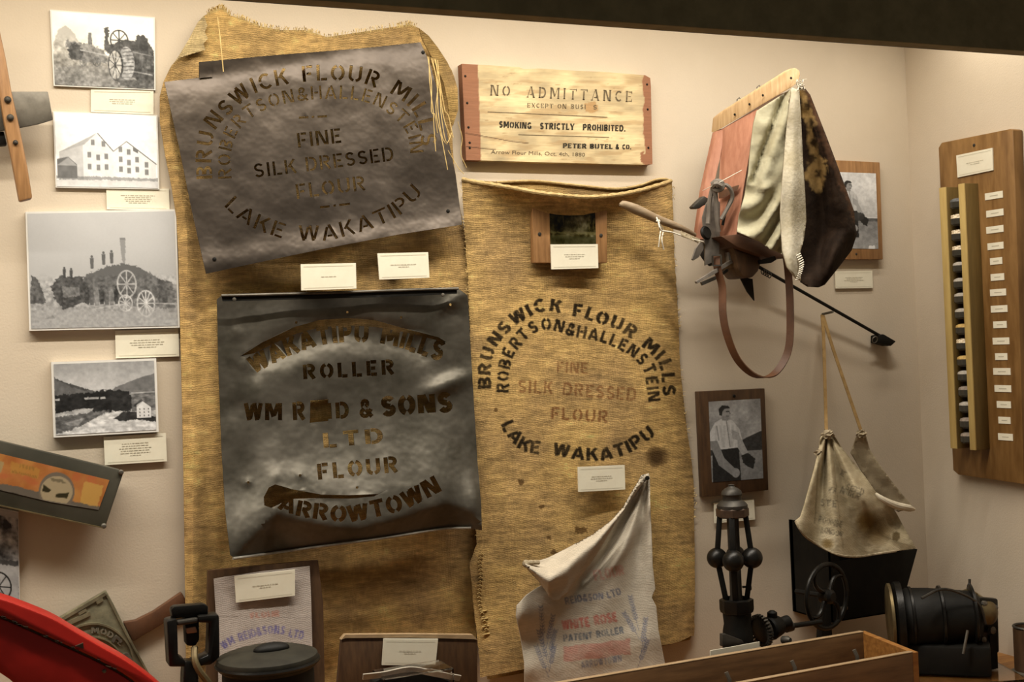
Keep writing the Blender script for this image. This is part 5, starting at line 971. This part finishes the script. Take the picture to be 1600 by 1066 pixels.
o = mesh('paper_slip', *box((xe+.11, -dF-.02, FZ+.002), (.12, .10, .002)), MT['paper'], smooth=False); tag(o, 'white paper slip on the floor right of the trough', 'paper slip')
o = mesh('paper_strip', *slab([(1110, 1017), (1144, 1011), (1187, 1003), (1187, 1012), (1110, 1026)], .345, .002), MT['paper']); tag(o, 'white paper strip standing behind the trough under the governor', 'paper strip')

# ------------------------------------------------------------------ white cotton flour bag
t = thing('flour_bag', 'white cotton flour bag with red and blue print hung over the sack', 'flour bag', W(920, 1066, .07))
MN = [(1014, 740), (1015.5, 746), (1016, 786), (1018.5, 837), (1020, 885), (1024, 920), (1018.5, 934), (1025.5, 948), (1029, 985), (1037, 1026), (1039, 1036), (1038, 1080), (930, 1095), (822, 1098), (820, 1066), (819.5, 1036), (813, 992), (806.5, 963), (807.5, 947), (823, 930), (836, 921), (848, 914), (880, 890), (930, 850), (970, 800), (995, 760), (1006, 742)]
PC = Paint(250, 380, (.79, .75, .68), 800, 730, 1.5); PC.mottle(.05, 30, 3)
BL = (.40, .43, .54); RDC = (.76, .38, .34)
fade = lambda a, s=3: (lambda x, y: a*np.clip(.35+1.1*fbm(x, y, 9, s), 0, 1))
for tx, path, h, sw, c, a in (('REID&SON LTD', [(884, 945), (905, 941), (925, 939), (950, 935), (971, 929)], 11, .22, BL, .85), ('WHITE ROSE', [(879, 985), (915, 980), (965, 971)], 15, .3, RDC, .8), ('PATENT ROLLER', [(881, 1003), (920, 999), (975, 990)], 11, .25, (.36, .40, .46), .95), ('ARROWTOWN', [(909, 1045), (972, 1034)], 11, .25, BL, .75), ('FLOUR', [(930, 908), (976, 898)], 16, .3, RDC, .4)):
    for i, p in enumerate(lettering(tx, path, h, sw)): PC.poly(p, c, fade(a*.8), .5, 3, seed=i)
PC.poly([(880, 1010), (930, 1006), (985, 998), (986, 1022), (930, 1030), (882, 1034)], RDC, fade(.42, 8), 3, 12)
def ear(x0, y0, x1, y1, s=1.):
    a = np.array([x0, y0]); b = np.array([x1, y1]); T = (b-a)/np.linalg.norm(b-a); N = np.array([-T[1], T[0]]); PC.line(a, b, .9, BL, .6)
    for k in np.linspace(.05, .7, 9):
        for sg in (-1, 1): c = a+(b-a)*k; PC.poly([c, c-T*2+N*sg*3*s, c-T*6*s+N*sg*4.2*s, c-T*3+N*sg*1], BL, fade(.7))
for e in ((845, 948, 850, 1010), (864, 962, 853, 1015), (868, 985, 856, 1030), (842, 985, 858, 1045), (838, 1010, 858, 1060), (985, 932, 998, 985), (975, 958, 1000, 1000), (1009, 966, 1002, 1020), (1012, 1000, 996, 1045), (866, 1010, 858, 1050)): ear(*e)
def d_mn(x, y):
    x = np.asarray(x, float); y = np.asarray(y, float); th = np.arctan2(x-1014, y-738); ra = np.hypot(x-1014, y-738)
    d = .066+.04*np.clip(ra/260, 0, 1)+.017*np.sin(th*17+.9)*np.clip(ra/40, 0, 1)*np.clip(1.35-ra/240, 0, 1)
    d += .016*np.exp(-((x-815)/14)**2-((y-950)/26)**2)+.006*np.sin((y+x*.35)/13)*np.clip((880-x)/50, 0, 1)*np.clip((y-930)/40, 0, 1)
    ck = x-np.interp(y, [742, 762, 848, 930], [1016, 1009, 958, 898]); d -= .022*np.exp(-(ck/9)**2)*np.clip((y-745)/30, 0, 1)*np.clip((945-y)/40, 0, 1)
    d += .012*np.exp(-((ck-24)/11)**2)*np.clip((y-760)/30, 0, 1)*np.clip((945-y)/60, 0, 1)
    return np.maximum(.054, d+.008*(fbm(x, y, 55, 6)-.5)+.004*np.sin(y/17+x/40)*np.clip((y-970)/40, 0, 1))
V, F, uv = sheet(MN, d_mn, 1.5, thick=.003); mesh('body', V, F, MT['cotton'], t, col=PC.at(uv[:, 0], uv[:, 1]), sharp=None)
FLP = [(1014, 740), (1003, 743), (988, 769), (974, 793), (957, 813), (926, 836), (892, 854), (857, 872), (837, 878), (821, 879), (823, 888), (833, 899), (844, 911), (852, 922), (858, 932), (869, 940), (885, 930), (905, 903), (925, 878), (944, 848), (968, 806), (1000, 762), (1014, 746)]
def d_fl(x, y):
    a = np.hypot(x-1014, y-738); lo = np.interp(x, [821, 858, 885, 944, 1000, 1014], [884, 938, 930, 848, 762, 742]); up = np.interp(x, [821, 857, 926, 974, 1003, 1014], [879, 872, 836, 793, 743, 739]); q = np.clip((y-up)/(lo-up+1), 0, 1)
    return d_mn(x, y)+.012+.042*np.sin(q*math.pi*.85)*np.clip(a/90, .1, 1)+.010*np.sin(q*9+x/30)*np.clip((930-x)/60, 0, 1)
V, F, uv = sheet(FLP, d_fl, 3, thick=.003); mesh('folded_flap', V, F, MT['cotton'], t, col=np.tile((.78, .735, .66), (len(V), 1)), sharp=None)
mesh('corner_tie', *join(ball(W(822, 881, .13), .008, 10), tube([W(818, 880, .13), W(830, 879, .132), W(842, 879, .13)], .005, 8)), MT['rope'], t)
mesh('nail', *lathe([(.005, 0), (.0045, .003), (0, .004)], W(1011, 747, .085), 10, ax=(0, -1, 0)), MT['iron_dark'], t)

# ------------------------------------------------------------------ flour bag in a frame with its card, lower left
t = thing('framed_flour_bag', 'flat white printed flour bag on a brown backing board behind the black pot', 'framed bag', W(415, 1085, .1))
mesh('backing_board', *slab([(325, 892), (410, 884), (497, 876), (505, 944), (508, 1100), (322, 1100)], [.085, .085, .085, .09, .11, .11], .012), MT['wood_frame'], t)
PF = Paint(180, 230, (.70, .655, .62), 325, 880, 1.6); PF.mottle(.04, 30, 2); PF.line((333, 963), (488, 966), 1., (.55, .51, .48), .7)
for i, p in enumerate(lettering('WM REID&SONS LTD', [(350, 1016), (364, 1007), (380, 1001), (399, 995), (418, 991), (437, 991), (452, 995), (473, 1000)], 13, .22)): PF.poly(p, (.40, .38, .58), fade(.85), .6, 3, seed=i)
for i, p in enumerate(lettering('FLOUR', [(392, 967), (437, 963)], 9, .3)): PF.poly(p, (.72, .45, .38), fade(.5), 1, 3, seed=i)
PF.poly([(352, 1030), (470, 1022), (470, 1060), (352, 1064)], (.72, .45, .38), .4, 3)
for a, b in ((326, 880), ): PF.line((325, 904), (332, 1110), 4, (.34, .22, .14), .0)
fb = [(334, 905), (350, 902), (410, 893), (484, 885), (486, 930), (488, 1005), (489, 1100), (342, 1100), (340, 1000)]
V, F, uv = sheet(fb, lambda x, y: .090+.025*np.clip((y-880)/200, 0, 1)+.002*(fbm(x, y, 30, 3)-.5), 1.8, thick=.002); mesh('bag', V, F, MT['cotton'], t, col=PF.at(uv[:, 0], uv[:, 1]))
card([(366.6, 900.6), (461, 890.5), (461, 931), (369, 942)], .105, 2, 'caption card on the framed flour bag', seed=13)
# leaning brown board with card
t = thing('leaning_board', 'brown board with rounded pale top edge, standing before the left sack', 'board', W(635, 1100, .2))
q = [(534, 998), (541, 993), (640, 992.5), (738, 993.5), (745, 1001), (747, 1110), (524, 1110)]; mesh('board', *slab(q, .19, .012, bev=.001), MT['wood_frame'], t)
mesh('top_edge', *slab([(533, 1000), (540, 992), (640, 991.3), (739, 992.3), (746, 1000), (741, 999), (640, 996.5), (540, 997.3)], .192, .013), MT['wood_edge'], t)
card([(599.5, 998.5), (684.5, 999), (680.5, 1040.5), (597, 1039.5)], .196, 2, 'caption card on the leaning brown board', seed=14)
t = thing('acrylic_stand', 'clear acrylic display box before the leaning brown board', 'display box', W(645, 1085, .3))
za = W(645, 1050, .3)[2]; c = W(645, 1050, .30); xw = 112*mpp(c); yd = .07
def abox(nm, c_, s_): mesh(nm, *box(c_, s_, bev=.0006), MT['acrylic'], t, smooth=False)
top = c[2]+.004; abox('top_sheet', (c[0], -.30, top), (xw, yd, .003)); abox('side_sheet', (c[0]-xw/2, -.30, (top+FZ)/2), (.003, yd, top-FZ)); abox('side_sheet', (c[0]+xw/2, -.30, (top+FZ)/2), (.003, yd, top-FZ))
t = thing('curved_strip', 'pale curved strip arching over a dark block inside the acrylic box', 'strip', W(645, 1085, .31))
p = spline([(567, 1058, .315), (600, 1054, .315), (641, 1046.5, .315), (680, 1053, .315), (719, 1060, .315)], 30); mesh('strip', *ribbon(W(p[:, 0], p[:, 1], p[:, 2]), (0, -.3, 1), .011, .003), mat('pale_horn', (.42, .38, .31), .5, c2=(.30, .27, .22), scale=30), t)
mesh('dark_block', *slab([(585, 1066), (600, 1058), (641, 1052), (680, 1057), (708, 1066), (710, 1110), (585, 1110)], .31, .03, bev=.002), MT['iron_dark'], t)

# ------------------------------------------------------------------ black lidded pot
t = thing('lidded_pot', 'black iron pot with a flat knobbed lid at the bottom left', 'pot', W(418, 1130, .45))
c = W(418, 1024, .45); s = mpp(c); c0 = V3(c[0], c[1], 0); z = c[2]
mesh('body', *lathe([(64*s, FZ), (70*s, FZ+.02), (71*s, z-.03), (70*s, z-.014)], c0, 40), MT['iron_dark'], t)
mesh('lid', *lathe([(70*s, z-.022), (77*s, z-.016), (79*s, z-.006), (77*s, z), (60*s, z+.006), (30*s, z+.009), (0, z+.010)], c0, 40), mat('pot_lid_iron', (.034, .031, .022), .55, .1, c2=(.02, .018, .013), scale=25, spec=.2), t)
Vh, Fh = ball(V3(0, 0, 0), 1., 20); mesh('lid_handle', c0+_Z*(z+.010)+V3(.006, -.004, 0)+Vh*[.030, .017, .011], Fh, MT['iron_dark'], t)
mesh('rim_band', *ring(c0+_Z*(z-.010), 78.5*s, .0035, V3(1, 0, 0), V3(0, 1, 0), 48, 6), MT['iron'], t)

# ------------------------------------------------------------------ iron clevis
t = thing('iron_clevis', 'black iron clevis with square jaws standing left of the lidded pot', 'clevis', W(302, 1130, .45))
D = .45
mesh('left_jaw', *slab([(260, 971), (277, 967), (279, 1026), (290, 1032), (290, 1043), (264, 1043)], D, .035, bev=.004), MT['iron'], t)
mesh('right_jaw', *slab([(309, 963), (343, 961), (344, 1028), (330, 1040), (300, 1043), (300, 1034), (326, 1024), (328, 974), (310, 974)], D, .035, bev=.004), MT['iron'], t)
mesh('top_plate', *slab([(267, 953), (272, 948), (319, 944), (326, 948), (325, 962), (269, 968)], D-.012, .02, bev=.003), MT['iron'], t)
mesh('cross_bar', *slab([(277, 971), (310, 966), (310, 974), (277, 979)], D-.002, .02, bev=.003), MT['iron_grey'], t)
mesh('jaw_block', *slab([(289, 965), (311, 964), (312, 1000), (306, 1010), (292, 1010)], D-.012, .03, bev=.003), MT['iron_dark'], t)
mesh('brass_bolt', *slab([(291, 982), (306, 979), (309, 989), (292, 991)], D-.008, .01, bev=.002), mat('copper_bolt', (.42, .24, .14), .45, .4, c2=(.3, .16, .09), scale=30), t)
mesh('stem', *slab([(288, 1034), (308, 1034), (311, 1060), (318, 1300), (280, 1300), (286, 1060)], D, .03, bev=.004), MT['iron'], t)
mesh('rope_end', *tube((lambda q: W(q[:, 0], q[:, 1], q[:, 2]))(spline(np.array([(304, 1012, .44), (304, 1030, .455), (310, 1046, .46), (322, 1062, .46), (334, 1078, .46)]), 16)), .0055, 8), MT['brass'], t)
mesh('foot', *box(W(300, 1130, .44)*[1, 1, 0]+_Z*(FZ+.008), (.09, .08, .016), bev=.003), MT['iron_dark'], t)

# ------------------------------------------------------------------ glazed plaque with the orange label
t = thing('label_plaque', 'tilted dark plaque with an orange printed label under acrylic, left edge', 'plaque', W(90, 826, 0))
mesh('backing', *slab([(-62, 674), (188, 734.5), (193, 739), (165, 823), (161, 826), (-62, 778)], .05, .03, bev=.002), mat('dark_plaque', (.055, .05, .035), .45, c2=(.03, .028, .018), scale=8), t)
PL = Paint(250, 130, (.62, .39, .20), -64, 680, 2.); PL.mottle(.07, 20, 3); m_ = fbm(PL.x, PL.y, 24, 8); PL.put(np.clip((m_-.5)*3, 0, .6), (.68, .49, .24)); PL.put(np.clip((.42-m_)*4, 0, .5), (.66, .33, .2))
PL.poly([(-64, 738), (0, 755), (57, 768), (118, 784), (160, 793), (160, 815), (-64, 775)], (.36, .33, .29), 1, 2, 8); PL.poly([(-64, 752), (0, 766), (150, 802), (150, 812), (-64, 780)], (.16, .15, .11), .8, 3, 8)
PL.ell(88.5, 768, 28, 30, (.40, .36, .31)); PL.ell(88.5, 768, 25, 24, (.62, .56, .44), .9); PL.poly([(68, 757), (80, 766), (76, 770), (66, 768)], (.17, .15, .07)); PL.poly([(88, 772), (108, 770), (105, 779), (86, 777)], (.17, .15, .07)); PL.poly([(78, 747), (98, 750), (104, 756), (80, 752)], (.3, .27, .2), .6, 2); PL.poly([(60, 780), (120, 790), (118, 796), (60, 788)], (.40, .37, .33))
PL.poly([(132, 752), (162, 760), (152, 792), (125, 786)], (.70, .55, .28), .9, 2); PL.poly([(-64, 712), (6, 722), (2, 738), (-64, 728)], (.60, .52, .36), .9, 2)
PL.poly([(17, 721), (62, 733), (60, 749), (16, 738)], (.66, .50, .22), .6, 3)
for i in range(16): PL.poly([(19+i*2.5, 735+i*.62), (20.6+i*2.5, 734.2+i*.62), (20.6+i*2.5, 738.5+i*.62), (19+i*2.5, 738.8+i*.62)], (.44, .33, .15), .6, 1.6)
for i in range(5): PL.poly([(30+i*5, 725+i*1.2), (33+i*5, 725+i*1.2), (33+i*5, 731+i*1.2), (30+i*5, 731+i*1.2)], (.46, .34, .16), .5, 2)
lb = [(-60, 694), (0, 709), (85, 729.5), (171, 750.5), (154, 797), (80, 785), (0, 766), (-60, 752)]
V, F, uv = sheet(lb, const(.0512), 1.4, thick=.001, jit=0); mesh('paper_label', V, F, MT['print'], t, col=PL.at(uv[:, 0], uv[:, 1]), smooth=False)
for x, y in ((189, 738), (162, 822)): mesh('corner_screw', *lathe([(.005, -.004), (.005, .003), (.003, .005), (0, .0055)], W(x, y, .05), 10, ax=(0, -1, 0)), MT['steel'], t)
mesh('clear_edge', *slab([(-62, 776), (161, 824.5), (161, 826), (-62, 778)], .056, .006), MT['brass'], t)
mesh('wall_spacer', *box(W(90, 765, .012), (.1, .021, .03)), MT['wood_dark'], t)

# ------------------------------------------------------------------ embossed cast plate and brown strip, lower left
t = thing('embossed_plate', 'tilted cast metal plate with raised letters and ring, behind the red guard', 'name plate', W(170, 1066, .02))
q = [(85, 970), (166, 923), (178, 945), (205, 1000), (232, 1050), (262, 1110), (120, 1130)]; D = .03
mesh('plate', *slab(q, D, .012, bev=.002), MT['plate'], t)
def raised(polys, d, th_):
    gs = []
    for p in polys: V, F = slab([tuple(x) for x in p], d+th_, th_); gs.append((V, F))
    return join(*gs)
def rib(pts, w): 
    p = spline(pts, 30); T = np.gradient(p, axis=0); T /= np.linalg.norm(T, axis=1)[:, None]; N = np.c_[-T[:, 1], T[:, 0]]*w/2; return [np.array([p[i]+N[i], p[i+1]+N[i+1], p[i+1]-N[i+1], p[i]-N[i]]) for i in range(29)]
rl = []
for tx, a, b, h in (('L LOUIE', (98, 984), (160, 946), 10),): 
    pass
mesh('raised_border', *raised(rib([(90, 972), (128, 950), (165, 928)], 5)+rib([(166, 929), (200, 996), (236, 1060)], 2.2), D-.001, .004), MT['plate'], t)
mesh('raised_ring', *raised(rib([(112, 984), (130, 977), (150, 975), (170, 980), (188, 992), (202, 1010), (210, 1036), (213, 1066)], 3)+rib([(128, 1000), (150, 996), (172, 1004), (188, 1022), (194, 1050)], 2.5), D-.001, .005), MT['plate'], t)
mesh('raised_letters', *raised(lettering('MODEL', [(143, 990), (158, 991), (174, 998), (188, 1010)], 9, .22), D-.001, .004), mat('worn_raised_metal', (.34, .32, .25), .4, .6, c2=(.2, .19, .14), scale=40), t)
mesh('raised_bar', *raised([np.array([(104, 972), (140, 956), (142, 962), (107, 978)]), np.array([(122, 958), (134, 951), (136, 955), (124, 962)]), np.array([(150, 940), (160, 934), (162, 939), (152, 945)])], D-.001, .004), MT['plate'], t)
mesh('raised_scroll', *raised(rib([(190, 1026), (200, 1024), (206, 1036), (200, 1044)], 5)+rib([(176, 1004), (182, 996), (190, 1004)], 4), D-.001, .006), MT['steel'], t)
o = mesh('wooden_strip', *slab([(193, 973), (212, 970), (240, 956), (284, 926), (292, 940), (288, 952), (250, 978), (208, 1003)], .016, .0155, bev=.002), MT['leather']); tag(o, 'flat brown strip slanting up the wall left of the clevis', 'strip')

# ------------------------------------------------------------------ red machine guard in the left foreground
t = thing('machine_guard', 'curved bright red machine guard with a dark grimy seam, lower left corner', 'machine guard', W(60, 1200, .5))
OUT = spline([(-90, 912), (0, 936), (30, 946), (82, 967), (120, 989), (160, 1012), (200, 1035), (240, 1064), (272, 1092)], 44); SEAM = spline([(-90, 937), (0, 963), (45, 982), (100, 1007), (150, 1030), (195, 1055), (225, 1078), (258, 1106)], 44)
mesh('rim', *slab([tuple(p) for p in OUT]+[tuple(p) for p in SEAM[::-1]], .52, .06, bev=.003), MT['red'], t)
S2 = SEAM+[-1, 3.5]; LOW = [(230, 1180), (120, 1170), (60, 1104), (15, 1062), (0, 1052), (-90, 1000)]
mesh('panel', *slab([tuple(p) for p in S2]+LOW, .515, .05, bev=.002), MT['red'], t)
mesh('seam', *slab([tuple(p) for p in SEAM-[0, 1]]+[tuple(p) for p in (S2+[0, 1.5])[::-1]], .513, .04), MT['seam'], t)
gs = []
for i in range(26):
    k = RNG.integers(6, 34); p = SEAM[k]+RNG.uniform(-1.5, 1.5, 2); r_ = RNG.uniform(1, 3); gs.append(slab([(p[0]-r_*1.6, p[1]-1), (p[0]+r_*1.4, p[1]+r_*.2), (p[0]+r_, p[1]+r_*.9), (p[0]-r_, p[1]+.6)], .5215, .003))
mesh('grime', *join(*gs), MT['seam'], t, kind='stuff')
mesh('rivet', *lathe([(.0032, 0), (.0025, .002), (0, .003)], W(163, 1049, .515), 10, ax=(0, -1, 0)), MT['steel'], t)
mesh('lug', *slab([(118, 1010), (130, 1005), (131, 1014)], .524, .01), MT['seam'], t)
a = W(40, 1100, .48); mesh('support', *box((a[0]-.08, -.485, (FZ+.90)/2), (.3, .04, .90-FZ)), MT['iron_dark'], t)
